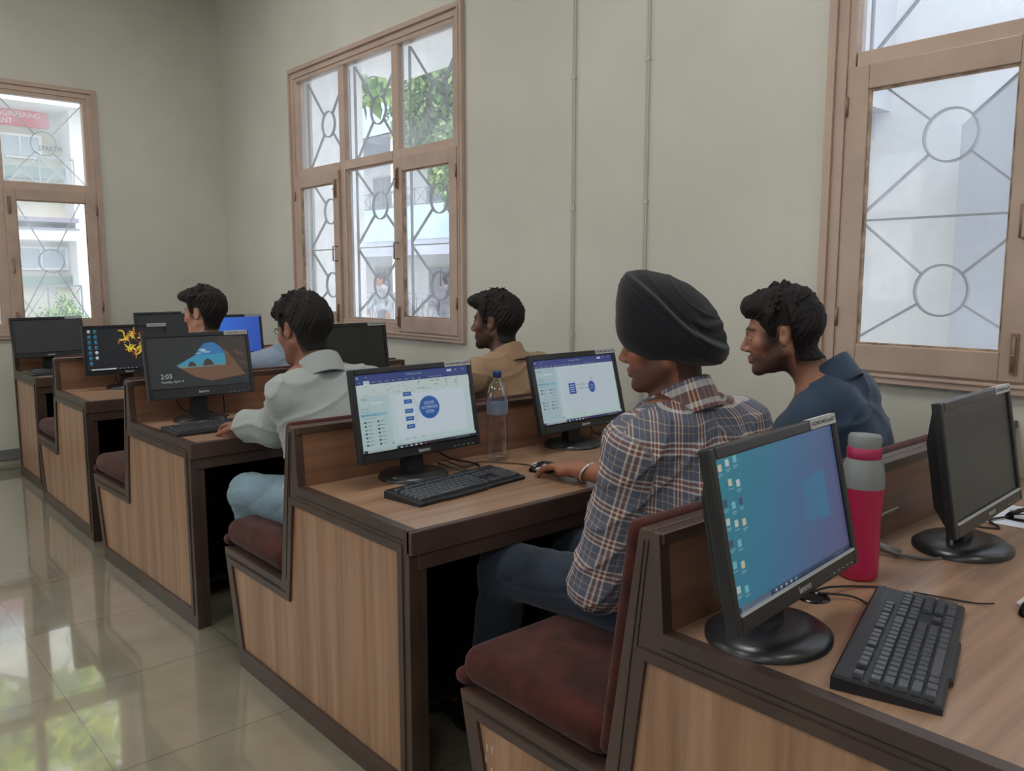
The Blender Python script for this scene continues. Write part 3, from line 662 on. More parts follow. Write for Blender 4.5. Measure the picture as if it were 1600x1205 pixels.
def flames(sc):
    sc.rect(0,0,1,1,(20,26,34)); rr=random.Random(9)
    sc.z+=1
    for r_ in range(7):
        for q in (0,1):
            if q and r_==6: continue
            u=.05+q*.075; v=.93-r_*.125
            c=(210,222,228) if (q==1 and r_ in (4,5)) or (q==0 and r_==0) else (40,150,200)
            sc.ell(u,v,.020,.034,c,12); sc.z-=1
            if c[0]<100: sc.ell(u+.005,v-.004,.011,.018,(22,40,60),10); sc.z-=0
            sc.rect(u-.022,v-.052,u+.022,v-.044,(120,140,150),False)
    Yc,Oc,Rc=(250,214,70),(232,140,40),(150,46,34)
    def curl(u,v,a,l,bend,w,c):
        pts=[];ws=[]
        for i in range(12):
            t=i/11; pts.append((u,v)); ws.append(w*math.sin(math.pi*min(1,t*.85+.12))+.002); u+=math.cos(a)*l/11*sc.h/sc.w; v+=math.sin(a)*l/11; a+=bend/11
        sc.stroke(pts,ws,c)
    for k in range(46):
        # two flame masses joined by an arm
        cx,cy=rr.choice([(.52,.72),(.60,.78),(.70,.62),(.74,.45),(.70,.40),(.78,.55),(.58,.45)])
        curl(cx+rr.uniform(-.06,.06),cy+rr.uniform(-.08,.08),rr.uniform(0,6.28),rr.uniform(.12,.26),rr.uniform(-3,3),rr.uniform(.008,.020),rr.choice([Yc,Oc,Rc,Yc,Oc]))
    for (u,v,a,b) in ((.42,.68,.6,-1.6),(.42,.72,-.4,1.8),(.47,.60,-1.2,1.5),(.52,.40,2.0,-2),(.60,.34,.2,1.5),(.84,.6,1.4,1.5),(.83,.42,-1.4,-1)): curl(u,v,a,.24,b,.018,Yc)
    sc.rect(0,0,1,.045,(24,32,44)); sc.rect(.04,.006,.34,.04,(214,224,230)); sc.text('Type here to search',.09,.023,.026,(90,100,110),'LEFT')
    for i in range(5): sc.rect(.38+i*.05,.015,.395+i*.05,.032,(190,196,200),False)
def lock(sc):
    sc.rect(0,0,1,1,(34,38,42))
    # cave opening with sky, sea and two rocks; dark brown cave wall on the right; sand
    sc.poly([(.0,0),(1,0),(1,1),(0,1)],(34,38,41)); sc.poly([(.72,.98),(1,.95),(1,.30),(.60,.22),(.66,.5)],(62,52,46))
    sky=(50,128,190); op=[(.265,.44),(.36,.53),(.45,.62),(.50,.74),(.57,.86),(.66,.87),(.72,.78),(.765,.62),(.765,.44)]
    sc.poly(op,(58,160,196)); sc.poly([(.45,.62),(.50,.74),(.57,.86),(.66,.87),(.72,.78),(.765,.64)],sky)
    sc.ell(.54,.72,.035,.03,(170,206,224)); sc.ell(.58,.68,.04,.018,(150,196,220)); sc.ell(.50,.66,.03,.015,(150,200,220))
    sc.poly([(.265,.44),(.765,.44),(.765,.40),(.30,.385)],(110,150,158)); sc.poly([(.30,.385),(.765,.40),(.80,.42),(.84,.55),(.88,.40),(.96,.18),(.60,.10),(.44,.20),(.36,.30)],(122,88,64))
    for cx,w,h_ in ((.42,.045,.10),(.585,.06,.14)): sc.poly([(cx-w,.41),(cx-w*.6,.41+h_*.8),(cx-w*.1,.41+h_),(cx+w*.5,.41+h_*.75),(cx+w,.41)],(70,52,50)); 
    sc.poly([(.765,.44),(.765,.64),(.74,.74),(.80,.66),(.84,.48),(.80,.40)],(122,84,52)); sc.poly([(.86,.7),(.97,.62),(.96,.56),(.88,.6)],(96,74,60))
    sc.poly([(.88,.5),(.99,.42),(.98,.36),(.90,.42)],(86,68,56))
    W_=(196,204,208); sc.text('2:03',.10,.24,.13,W_,'LEFT'); sc.text('Tuesday, April 16',.10,.135,.062,W_,'LEFT'); sc.rect(.955,.12,.962,.13,W_)
def refl(sc): sc.rect(0,0,1,1,mat('switched_off_gloss',(32,36,38),.14,.6))
def col_(k): return lambda sc: office(sc,k)
MO={}
MO[1]=monitor((1.288,.727,.998),R(5.3),R(12.1),'monitor with the teal desktop and icon columns, left of the pink flask',teal,.480,.293,square=True,bz=.018,chin=.030)
MO[2]=monitor((2.076,.691,.993),R(2.7),R(9.7),'switched off monitor with glossy round base on the nearest desk, at the right edge',off,.484,.295,square=True,bz=.018,chin=.030)
MO[3]=monitor((1.503,2.173-.01,.987),R(2.8),R(10.2),'lit monitor showing the College Automation System circle, left of the water bottle',col_(1),.486,.290,bz=.017,chin=.030)
MO[4]=monitor((2.261,2.180,.983),R(1.8),R(14.4),'lit monitor with a small blue square and oval diagram, right of the water bottle',col_(2),.482,.294,bz=.020,chin=.030)
MO[5]=monitor((1.391,3.717,1.021),R(.9),R(10.9),'monitor showing the time 2:03 over a cave and beach picture',lock,.484,.291,bz=.016,chin=.045)
MO[6]=monitor((2.417-.239,3.745,1.177-.143),R(4),R(7),'switched off monitor behind the man in the white shirt, under the middle window',refl,.478,.288)
MO[7]=monitor((1.503,5.157,.993),R(1.2),R(6.4),'monitor showing yellow and red flames on a dark desktop',flames,.479,.289,bz=.014,chin=.028)
MO[8]=monitor((2.370-.239,5.19,1.177-.143),R(3),R(6),'monitor with a bright blue screen behind the row of heads',blue,.478,.288)
MO[9]=monitor((1.382,6.511,1.001),R(7.4),R(12.1),'switched off dark monitor on the farthest desk, in front of the left window',off,.477,.284)
MO[10]=monitor((2.193,6.50,1.014),R(4),R(8),'switched off monitor on the farthest desk, partly hidden by a head of dark hair',off,.478,.286)

# ------------------------------------------------------------------ keyboards
KM={}
def keymesh(w,h=.0165,tall=.0085):
    k=(round(w,4),round(h,4))
    if k not in KM:
        mb=MB(); a,b=w/2,h/2; c=.0024; d=.0014
        v=[(-a,-b,0),(a,-b,0),(a,b,0),(-a,b,0),(-a+c,-b+d,tall),(a-c,-b+d,tall),(a-c,b-c,tall),(-a+c,b-c,tall),(-a+c*.4,-b+d*.4,tall*.8),(a-c*.4,-b+d*.4,tall*.8),(a-c*.4,b-c*.4,tall*.8),(-a+c*.4,b-c*.4,tall*.8)]
        f=[(4,5,6,7)]+[(i,(i+1)%4,8+(i+1)%4,8+i) for i in range(4)]+[(8+i,8+(i+1)%4,4+(i+1)%4,4+i) for i in range(4)]
        me=bpy.data.meshes.new('key'); me.from_pydata(v,[],f); me.materials.append(M['key']); me.materials.append(M['white_txt'])
        KM[k]=me
    return KM[k]
def keyboard(loc, rz, label, individual=True, tiltx=R(4), scale=1.):
    U=.0190; W=.452; D=.158
    t=thing('keyboard',label,'keyboard',loc,rz,'black keyboards'); 
    mb=MB(); prof=[(-D/2,0),(-D/2,.010),(-D/2+.012,.015),(D/2-.01,.026),(D/2,.022),(D/2,0)]
    out=[(-W/2,-D/2),(-W/2+.10,-D/2-.0),(-W/2+.11,-D/2-.006),(-W/2+.27,-D/2-.006),(-W/2+.285,-D/2),(W/2,-D/2),(W/2,D/2),(-W/2,D/2)]
    def zt(y): return .013+(y+D/2)/D*.012
    n=len(out); inn=offset_poly(out,.004)
    vs=[(x,y,0) for x,y in out]+[(x,y,zt(y)-.004) for x,y in out]+[(x,y,zt(y)) for x,y in inn]
    fs=[tuple(range(n))[::-1]]+[(i,(i+1)%n,n+(i+1)%n,n+i) for i in range(n)]+[(n+i,n+(i+1)%n,2*n+(i+1)%n,2*n+i) for i in range(n)]+[tuple(range(2*n,3*n))]
    mb.add(vs,fs); mb.build('case',M['black'],t)
    rows=[]; x=0
    def row(y,ws,x0=0.):
        x=x0
        for w in ws:
            if w<0: x+=-w; continue
            rows.append((x+w/2,y,w,1.)); x+=w
    row(5.3,[1,-1,1,1,1,1,-.5,1,1,1,1,-.5,1,1,1,1]); row(4.,[1]*13+[2]); row(3.,[1.5]+[1]*12+[1.5]); row(2.,[1.75]+[1]*11+[2.25]); row(1.,[2.25]+[1]*10+[2.75])
    row(0.,[1.25,1.25,1.25,-6.25,1.25,1.25,1.25,1.25])
    row(5.3,[1,1,1],15.25); row(4.,[1,1,1],15.25); row(3.,[1,1,1],15.25); row(1.,[1],16.25); row(0.,[1,1,1],15.25)
    row(4.,[1,1,1,1],18.5); row(3.,[1,1,1],18.5); row(2.,[1,1,1],18.5); row(1.,[1,1,1],18.5); row(0.,[2,1],18.5)
    tall=[(22.,2.5,1,2.),(22.,.5,1,2.)]
    def place(kx,ky,kw,kh,nm):
        px=-W/2+.012+kx*U; py=-D/2+.020+ky*U*1.0
        me=keymesh(kw*U-.0022, kh*U-.0022)
        o=bpy.data.objects.new(nm,me); COL.objects.link(o); o.parent=t; o.location=(px,py,zt(py)-.001); o.rotation_euler=(math.atan(.012/D),0,0); return o
    if individual:
        for (kx,ky,kw,kh) in rows: 
            ar = (15.2<kx<18.3 and ky<=1.)
            place(kx,ky,kw,kh,'arrow_key' if ar else 'function_key' if (ky>5 and 2<kx<15.2) else 'numpad_key' if kx>18.4 else 'key')
        for q in tall: place(*q,'numpad_key')
        place(6.875-.0,0.,6.25,1.,'space_bar')
    else:
        mb=MB()
        for (kx,ky,kw,kh) in rows+tall+[(6.875,0.,6.25,1.)]:
            px=-W/2+.012+kx*U; py=-D/2+.020+ky*U; me=keymesh(kw*U-.0022,kh*U-.0022); mb.add([(v.co.x+px,v.co.y+py,v.co.z+zt(py)-.001) for v in me.vertices],[tuple(p.vertices) for p in me.polygons])
        mb.build('keys',M['key'],t)
    mb=MB()
    for i in range(3): mb.box(W/2-.085+i*.018,W/2-.082+i*.018,D/2-.022,D/2-.0205,zt(D/2-.02)+.0002,zt(D/2-.02)+.0007)
    mb.build('status_light_marks',M['white_txt'],t)
    return t
keyboard((1.423,.580,.7625),R(16.5),'large black keyboard on the nearest desk, in front of the teal desktop monitor')
keyboard((1.512,1.975,.7625),R(7.0),'black keyboard in front of the College Automation System monitor')
keyboard((1.375,3.475,.7635),R(3.5),'black keyboard in front of the monitor showing 2:03',False)
keyboard((1.42,6.27,.7625),R(2),'dark keyboard lying on the farthest desk below its left monitor',False)
# mice
def mouse(loc,rz,label):
    t=thing('mouse',label,'mouse',loc,rz,'computer mice'); vs=[];fs=[]; n=20; m=10
    for i in range(m+1):
        f=i/m*math.pi/2
        for k in range(n):
            a=2*math.pi*k/n; y=math.sin(a)*.052*math.cos(f)**.6; x=math.cos(a)*.030*math.cos(f)**.6*(1-.10*math.sin(a)); z=.034*math.sin(f)*(1-.35*(y/.052 if y>0 else 0))
            vs.append((x,y,z))
    for i in range(m):
        for k in range(n): fs.append((i*n+k,i*n+(k+1)%n,(i+1)*n+(k+1)%n,(i+1)*n+k))
    mb=MB(); mb.add(vs,fs,0,True); mb.build('shell',M['gloss_black'],t)
    mb=MB()
    for sx in (-1,1): mb.tube([(sx*.0285,-.03,.014),(sx*.0305,0,.017),(sx*.026,.03,.013)],[.004,.007,.004],8)
    mb.build('side_grip',M['silver'],t)
    mb=MB(); mb.tube([(0,.024,.027),(0,.034,.025),(0,.040,.020)],.004,8); mb.build('scroll_wheel',M['silver'],t); return t
mouse((1.868,1.965,.7625),R(52),'black and silver mouse under the turbaned man\'s hand')
mouse((1.768,.470,.7625),R(70),'black mouse at the right edge of the photo beside the nearest keyboard')
mouse((2.20,1.80,.7625),R(5),'dark mouse half hidden behind the turbaned man\'s forearm')
mouse((2.44,.70,.7625),R(20),'black mouse beside the loose sheet at the right edge')
# ------------------------------------------------------------------ bottles
pet=bpy.data.materials.new('clear_pet'); nt,b,out=nodes_of(pet); nt.nodes.remove(b)
tr=N(nt,'ShaderNodeBsdfTransparent'); tr.inputs[0].default_value=(.93,.95,.98,1); gl=N(nt,'ShaderNodeBsdfGlossy'); gl.inputs['Roughness'].default_value=.06
lw=N(nt,'ShaderNodeLayerWeight'); lw.inputs[0].default_value=.35; mx=N(nt,'ShaderNodeMixShader'); L(nt,lw.outputs['Facing'],mx.inputs[0]); L(nt,tr.outputs[0],mx.inputs[1]); L(nt,gl.outputs[0],mx.inputs[2]); L(nt,mx.outputs[0],out.inputs[0])
t=thing('water_bottle','clear plastic water bottle with a blue cap between the two lit monitors','bottle',(1.875,2.215,.7625))
mb=MB(); pr=[(0,.008),(.020,.004),(.030,0),(.036,.006),(.037,.03),(.0355,.045),(.037,.06),(.037,.085),(.0345,.095),(.037,.105),(.037,.13),(.0345,.14),(.037,.15),(.038,.16),(.038,.225),(.036,.24),(.028,.262),(.018,.278),(.013,.284),(.013,.300)]
mb.lathe(pr,n=36); mb.build('body',pet,t)
lab=bpy.data.materials.new('film_label'); nt,b,out=nodes_of(lab); b.inputs['Base Color'].default_value=(*lin((140,160,190)),1); b.inputs['Alpha'].default_value=.45; b.inputs['Roughness'].default_value=.3
mb=MB(); mb.lathe([(.0384,.165),(.0384,.215)],n=36); mb.build('label_film',lab,t)
mb=MB(); 
for i in range(4): mb.add([(.0388*math.cos(a),.0388*math.sin(a),z) for a,z in ((-1.15,.176+i*.009),(-.92,.176+i*.009),(-.92,.182+i*.009),(-1.15,.182+i*.009))],[(0,1,2,3)])
mb.build('barcode_mark',M['sticker'],t)
mb=MB(); mb.lathe([(0,.318),(.0145,.318),(.0155,.314),(.0155,.296),(.0135,.294)][::-1],n=28); mb.build('cap',mat('blue_cap',(36,58,116),.4),t)
t=thing('flask','pink insulated flask with grey lid standing behind the teal desktop monitor','bottle',(1.700,.800,.7625),R(15))
pink=mat('flask_pink',(176,28,76),.38,coat=.2); grey=mat('flask_grey',(128,133,135),.45)
mb=MB(); mb.lathe([(0,0),(.036,0),(.040,.006),(.041,.03),(.040,.10),(.040,.14),(.043,.18),(.044,.205)],n=40); mb.build('body',pink,t)
mb=MB(); mb.lathe([(.0446,.200),(.0446,.215),(.041,.245),(.034,.262)],n=40); mb.build('shoulder',grey,t)
mb=MB(); mb.lathe([(.034,.262),(.0350,.264),(.0350,.284),(.033,.286)],n=40); mb.rbox(.03,.041,-.008,.008,.268,.282,.003); mb.build('band',mat('flask_band',(165,38,82),.4),t)
mb=MB(); mb.lathe([(.033,.286),(.0335,.290),(.034,.306),(.030,.313),(0,.316)],n=40); o=mb.build('lid',grey,t)
for v in o.data.vertices: v.co.z += (v.co.x*-.10) if v.co.z>.295 else 0
mb=MB(); mb.tube([(.043,-.004,.225),(.050,-.004,.215),(.0475,-.004,.15),(.044,-.004,.12)],[.005,.006,.005,.003],8); mb.build('strap',pink,t)
mb=MB(); mb.rbox(.042,.050,-.010,.006,.222,.24,.003); mb.build('strap_clip',grey,t)
# paper sheet, grommet, cables
mb=MB(); mb.add([(2.36,.60,.7635),(2.60,.64,.7635),(2.56,.84,.7645),(2.34,.80,.7640)],[(0,1,2,3)]); o=mb.build('paper_sheet',mat('white_paper',(214,218,228),.6)); sm=o.modifiers.new('s','SOLIDIFY'); sm.thickness=.0006
tag(o,'white sheet of paper on the nearest desk at the right edge','paper')
mb=MB(); mb.lathe([(.022,.0005),(.024,.004),(.030,.004),(.033,.0005)],(0,0,0),28); g=thing('cable_grommet','black round cable grommet set in the nearest desk behind the teal monitor base','grommet',(1.512,.80,.7625)); mb.build('rim',M['gloss_black'],g)
mb=MB(); mb.lathe([(0,.0006),(.022,.0006)],(0,0,0),28); mb.build('opening',mat('hole_black',(8,8,9),.9),g)
def cable(pts,r,label,m='cable'):
    # smooth the way points with a catmull rom spline
    P=[Vector(p) for p in pts]; out=[]
    for i in range(len(P)-1):
        a=P[max(0,i-1)];b_=P[i];c=P[i+1];d=P[min(len(P)-1,i+2)]
        for k in range(8):
            t_=k/8; out.append(.5*((2*b_)+(-a+c)*t_+(2*a-5*b_+4*c-d)*t_*t_+(-a+3*b_-3*c+d)*t_**3))
    out.append(P[-1]); mb=MB(); mb.tube(out,r,7); return tag(mb.build('cable',M[m]),label,'cable')
zd=.7655
cable([(1.515,.80,zd+.01),(1.56,.79,zd+.01),(1.64,.76,zd),(1.66,.72,zd+.004)],.0024,'black keyboard cable from the grommet to the nearest keyboard')
cable([(1.512,.79,zd+.01),(1.56,.74,zd+.004),(1.535,.68,zd),(1.50,.67,zd+.006)],.0024,'black cable looping beside the top left of the nearest keyboard')
cable([(1.66,.665,zd+.01),(1.70,.63,zd),(1.72,.57,zd),(1.732,.54,zd+.005)],.0018,'thin black mouse cable right of the nearest keyboard')
cable([(1.955,.83,.86),(1.90,.86,.83),(1.87,.83,.785),(1.90,.76,.768),(1.97,.72,zd),(2.03,.735,.80),(2.04,.75,.86)],.0042,'grey video cable with a thick plug looping beside the right monitor base','gcable')
mb=MB(); mb.tube([(1.872,.845,.785),(1.888,.79,.772)],[.011,.009],10); tag(mb.build('cable_plug',M['gcable']),'thick grey ferrite plug on the cable beside the right monitor base','plug')
cable([(2.20,.80,.80),(2.27,.78,zd),(2.30,.72,zd),(2.35,.76,zd+.003),(2.43,.73,zd+.004)],.003,'black cable looped by the right monitor stand on the nearest desk')
cable([(2.20,.79,.84),(2.30,.82,.79),(2.40,.78,zd+.004),(2.48,.80,zd+.004)],.003,'black cable running over the loose white sheet')
cable([(1.60,2.22,.84),(1.68,2.24,.79),(1.76,2.20,zd),(1.72,2.13,zd),(1.66,2.12,zd),(1.60,2.20,.79)],.0035,'thick black cable loop behind the College Automation System monitor stand')
cable([(1.62,2.20,.80),(1.70,2.18,zd),(1.78,2.20,zd+.003),(1.85,2.13,zd),(1.88,2.07,zd),(1.865,2.02,zd+.006)],.0020,'thin black mouse cable crossing the desk past the water bottle')
cable([(1.66,2.16,zd),(1.70,2.11,zd),(1.68,2.06,zd+.008)],.0024,'short black keyboard cable behind the middle keyboard')
cable([(2.36,2.21,.83),(2.31,2.17,.80),(2.22,2.19,zd+.004),(2.14,2.24,zd)],.003,'black cable behind the small square and oval monitor stand, on its left')
cable([(2.36,2.23,.85),(2.42,2.26,.79),(2.50,2.28,zd),(2.60,2.26,zd)],.0028,'black cable running right from the square and oval monitor')
cable([(2.33,2.10,zd+.003),(2.46,2.12,zd),(2.56,2.05,zd)],.0022,'thin black cable right of the square and oval monitor base')
cable([(1.30,3.80,.87),(1.35,3.83,.80),(1.45,3.84,.79),(1.50,3.80,zd+.004),(1.52,3.74,zd+.004)],.003,'black cable behind the 2:03 monitor stand')
cable([(1.52,3.80,.93),(1.535,3.83,.85),(1.54,3.84,.77)],.003,'black cable hanging straight down right of the 2:03 monitor stand')
cable([(1.44,5.20,.84),(1.46,5.23,.79),(1.50,5.24,.78)],.003,'black cable left of the flame monitor stand')
cable([(1.56,5.22,.85),(1.62,5.24,.80),(1.56,5.25,.775)],.003,'black cable right of the flame monitor stand')
# ------------------------------------------------------------------ people: continuous surfaces from blended implicit volumes
class Field:
    def __init__(s, lo, hi, h):
        s.lo=np.array(lo,float); s.h=h; s.n=np.ceil((np.array(hi)-s.lo)/h).astype(int)+1; s.d=np.full(s.n,1.,np.float32)
    def sub(s, c0, c1):
        a=np.clip(np.floor((np.minimum(c0,c1)-s.lo)/s.h).astype(int),0,s.n); b=np.clip(np.ceil((np.maximum(c0,c1)-s.lo)/s.h).astype(int)+1,0,s.n)
        sl=tuple(slice(a[i],b[i]) for i in range(3)); g=[(s.lo[i]+np.arange(a[i],b[i])*s.h).astype(np.float32) for i in range(3)]
        return sl, np.meshgrid(*g, indexing='ij')
    def comb(s, sl, d, k, op='u'):
        o=s.d[sl]
        if op=='u':
            if k<=0: s.d[sl]=np.minimum(o,d); return
            h=np.clip(.5+.5*(o-d)/k,0,1); s.d[sl]=o*(1-h)+d*h-k*h*(1-h)
        elif op=='s':
            d=-d; h=np.clip(.5-.5*(o-d)/k,0,1); s.d[sl]=o*(1-h)+d*h+k*h*(1-h)
        else: s.d[sl]=np.maximum(o,d)
    def cone(s,a,b,ra,rb,k=.02,op='u',flat=None,capb=False,capa=False):
        a=np.array(a,float);b=np.array(b,float); m=max(ra,rb)*1.4+k+.02
        sl,(X,Y,Z)=s.sub(np.minimum(a,b)-m,np.maximum(a,b)+m)
        if X.size==0: return
        P=[X-a[0],Y-a[1],Z-a[2]]; u=b-a
        if flat is not None:
            n,f=np.array(flat[0],float),flat[1]; n/=np.linalg.norm(n); q=P[0]*n[0]+P[1]*n[1]+P[2]*n[2]; c=(1/f-1)
            P=[P[i]+q*n[i]*c for i in range(3)]; u=u+n*(u@n)*c
        L2=u@u+1e-12; t=np.clip((P[0]*u[0]+P[1]*u[1]+P[2]*u[2])/L2,0,1)
        d=np.sqrt((P[0]-t*u[0])**2+(P[1]-t*u[1])**2+(P[2]-t*u[2])**2)-(ra+(rb-ra)*t)
        if flat is not None: d*=min(1,flat[1])**.5
        w=(b-a)/np.linalg.norm(b-a)
        if capb: d=np.maximum(d,(X-b[0])*w[0]+(Y-b[1])*w[1]+(Z-b[2])*w[2])
        if capa: d=np.maximum(d,-((X-a[0])*w[0]+(Y-a[1])*w[1]+(Z-a[2])*w[2]))
        s.comb(sl,d,k,op)
    def ell(s,c,r,Rm=None,k=.02,op='u'):
        c=np.array(c,float);r=np.array(r,float); m=max(r)+k+.02; sl,(X,Y,Z)=s.sub(c-m,c+m)
        if X.size==0: return
        P=[X-c[0],Y-c[1],Z-c[2]]
        if Rm is not None: P=[sum(Rm[j,i]*P[j] for j in range(3)) for i in range(3)]
        k0=np.sqrt(sum((P[i]/r[i])**2 for i in range(3)))+1e-9; k1=np.sqrt(sum((P[i]/r[i]**2)**2 for i in range(3)))+1e-9
        s.comb(sl,k0*(k0-1)/k1,k,op)
    def grid(s): return s.sub(s.lo-1,s.lo+s.n*s.h+1)[1]
    def mesh(s):
        d=s.d; neg=d<0; n=d.shape; c=[n[0]-1,n[1]-1,n[2]-1]
        cnt=np.zeros(c,np.int8)
        for i in (0,1):
            for j in (0,1):
                for k in (0,1): cnt+=neg[i:i+c[0],j:j+c[1],k:k+c[2]]
        act=(cnt>0)&(cnt<8); idx=np.full(c,-1,np.int64); I=np.argwhere(act); idx[act]=np.arange(len(I))
        acc=np.zeros((len(I),3)); num=np.zeros(len(I))
        cor=[(i,j,k) for i in (0,1) for j in (0,1) for k in (0,1)]
        for A in cor:
            for ax in range(3):
                if A[ax]: continue
                B=list(A);B[ax]=1
                da=d[I[:,0]+A[0],I[:,1]+A[1],I[:,2]+A[2]]; db=d[I[:,0]+B[0],I[:,1]+B[1],I[:,2]+B[2]]
                m=(da<0)!=(db<0); t=np.where(m,da/(da-db+1e-20),0)
                p=np.tile(np.array(A,float),(len(I),1)); p[:,ax]+=t; acc[m]+=p[m]; num[m]+=1
        V=s.lo+(I+acc/num[:,None])*s.h; F=[]
        for ax in range(3):
            o=[a for a in range(3) if a!=ax]; e=[slice(None)]*3; f=[slice(None)]*3; e[ax]=slice(0,-1); f[ax]=slice(1,None)
            for q in o: e[q]=slice(1,-1); f[q]=slice(1,-1)
            a=neg[tuple(e)];b=neg[tuple(f)]; 
            for sgn,mk in ((1,a&~b),(0,b&~a)):
                J=np.argwhere(mk)
                if len(J)==0: continue
                J[:,o[0]]+=1;J[:,o[1]]+=1
                def at(d0,d1):
                    K=J.copy();K[:,o[0]]-=d0;K[:,o[1]]-=d1
                    return idx[K[:,0],K[:,1],K[:,2]]
                q=np.stack([at(1,1),at(0,1),at(0,0),at(1,0)],1)
                if (sgn==1)==(ax==1): q=q[:,::-1]
                F.append(q)
        return V,np.concatenate(F)
def smooth_mesh(V,F,it=1,lam=.5):
    for _ in range(it):
        A=np.zeros_like(V);c=np.zeros(len(V))
        for i in range(4):
            j=(i+1)%4; np.add.at(A,F[:,i],V[F[:,j]]); np.add.at(A,F[:,j],V[F[:,i]]); np.add.at(c,F[:,i],1); np.add.at(c,F[:,j],1)
        V=V*(1-lam)+lam*A/np.maximum(c,1)[:,None]
    return V
def obj_from(name,V,F,m,parent=None,uv=None,col=None,origin=None):
    me=bpy.data.meshes.new(name); o0=np.array(origin) if origin is not None else np.zeros(3); V=V-o0
    me.vertices.add(len(V)); me.vertices.foreach_set('co',V.astype(np.float32).ravel()); k=F.shape[1]
    me.loops.add(len(F)*k); me.loops.foreach_set('vertex_index',F.astype(np.int32).ravel())
    me.polygons.add(len(F)); me.polygons.foreach_set('loop_start',np.arange(0,len(F)*k,k,dtype=np.int32)); me.polygons.foreach_set('use_smooth',np.ones(len(F),bool))
    me.update(calc_edges=True); me.materials.append(m)
    if uv is not None: a=me.attributes.new('cloth','FLOAT_VECTOR','POINT'); a.data.foreach_set('vector',np.c_[uv,np.zeros(len(uv))].astype(np.float32).ravel())
    if col is not None: a=me.attributes.new('tone','FLOAT_COLOR','POINT'); a.data.foreach_set('color',np.c_[col,np.ones(len(col))].astype(np.float32).ravel())
    o=bpy.data.objects.new(name,me); COL.objects.link(o)
    if parent: o.parent=parent
    elif origin is not None: o.location=tuple(o0)
    return o
def skin_mat():
    m=bpy.data.materials.new('skin'); nt,b,out=nodes_of(m); a=N(nt,'ShaderNodeAttribute'); a.attribute_name='tone'; L(nt,a.outputs['Color'],b.inputs['Base Color'])
    b.inputs['Roughness'].default_value=.52; b.inputs['Specular IOR Level'].default_value=.35; b.inputs['Subsurface Weight'].default_value=.06; b.inputs['Subsurface Radius'].default_value=(.012,.006,.004)
    n=noise_tex(nt,(1,1,1),400.,3.); bump(nt,b,n.outputs['Fac'],.12,.001); return m
M['skin']=skin_mat()
def hair_mat(c=(26,23,23)):
    m=bpy.data.materials.new('hair'); nt,b,out=nodes_of(m); n=noise_tex(nt,(60,14,14),8.,6.,rough=.7)
    r=ramp(nt,n.outputs['Fac'],[(.3,tuple(v*.6 for v in c)),(.7,tuple(v*1.7 for v in c))]); L(nt,r.outputs[0],b.inputs['Base Color']); b.inputs['Roughness'].default_value=.62; b.inputs['Specular IOR Level'].default_value=.25; bump(nt,b,n.outputs['Fac'],.8,.004); return m
M['hair']=hair_mat()
def cloth_mat(name,c,rough=.85,weave=900.,var=.05):
    m=bpy.data.materials.new(name); nt,b,out=nodes_of(m); n=noise_tex(nt,(1,1,1),9.,4.)
    r=ramp(nt,n.outputs['Fac'],[(.3,tuple(v*(1-var) for v in c)),(.7,tuple(min(255,v*(1+var)) for v in c))]); L(nt,r.outputs[0],b.inputs['Base Color']); b.inputs['Roughness'].default_value=rough; b.inputs['Specular IOR Level'].default_value=.2; b.inputs['Sheen Weight'].default_value=.15
    n2=noise_tex(nt,(1,1,1),35.,5.); n3=noise_tex(nt,(1,1,1),weave,1.); ad=N(nt,'ShaderNodeMath',operation='MULTIPLY_ADD'); L(nt,n3.outputs['Fac'],ad.inputs[0]); ad.inputs[1].default_value=.25; L(nt,n2.outputs['Fac'],ad.inputs[2]); bump(nt,b,ad.outputs[0],.25,.004); return m
def plaid_mat():
    m=bpy.data.materials.new('plaid_cotton'); nt,b,out=nodes_of(m); a=N(nt,'ShaderNodeAttribute'); a.attribute_name='cloth'; sx=N(nt,'ShaderNodeSeparateXYZ'); L(nt,a.outputs['Vector'],sx.inputs[0])
    SL,CR,WH,BR=(92,96,112),(186,166,138),(206,202,200),(124,78,62)
    sett=[(0,SL),(.17,CR),(.195,SL),(.40,WH),(.455,BR),(.545,WH),(.60,BR),(.69,WH),(.745,SL),(.97,CR),(.995,SL)]
    rs=[]
    for ax,per in (('X',.078),('Y',.082)):
        mm=N(nt,'ShaderNodeMath',operation='DIVIDE'); L(nt,sx.outputs[ax],mm.inputs[0]); mm.inputs[1].default_value=per; fr=N(nt,'ShaderNodeMath',operation='FRACT'); L(nt,mm.outputs[0],fr.inputs[0]); rs.append(ramp(nt,fr.outputs[0],sett,'CONSTANT'))
    mx=N(nt,'ShaderNodeMix',data_type='RGBA'); mx.inputs[0].default_value=.5; L(nt,rs[0].outputs[0],mx.inputs[6]); L(nt,rs[1].outputs[0],mx.inputs[7]); L(nt,mx.outputs[2],b.inputs['Base Color'])
    b.inputs['Roughness'].default_value=.85; b.inputs['Specular IOR Level'].default_value=.2; n2=noise_tex(nt,(1,1,1),35.,4.); bump(nt,b,n2.outputs['Fac'],.25,.004); return m
M['plaid']=plaid_mat()
def Rmat(yaw,pitch=0,roll=0):
    # head frame: x right, y forward, z up; yaw turns left, pitch nods down, roll tilts to the right shoulder
    return np.array(Matrix.Rotation(yaw,3,'Z')@Matrix.Rotation(-pitch,3,'X')@Matrix.Rotation(roll,3,'Y'))
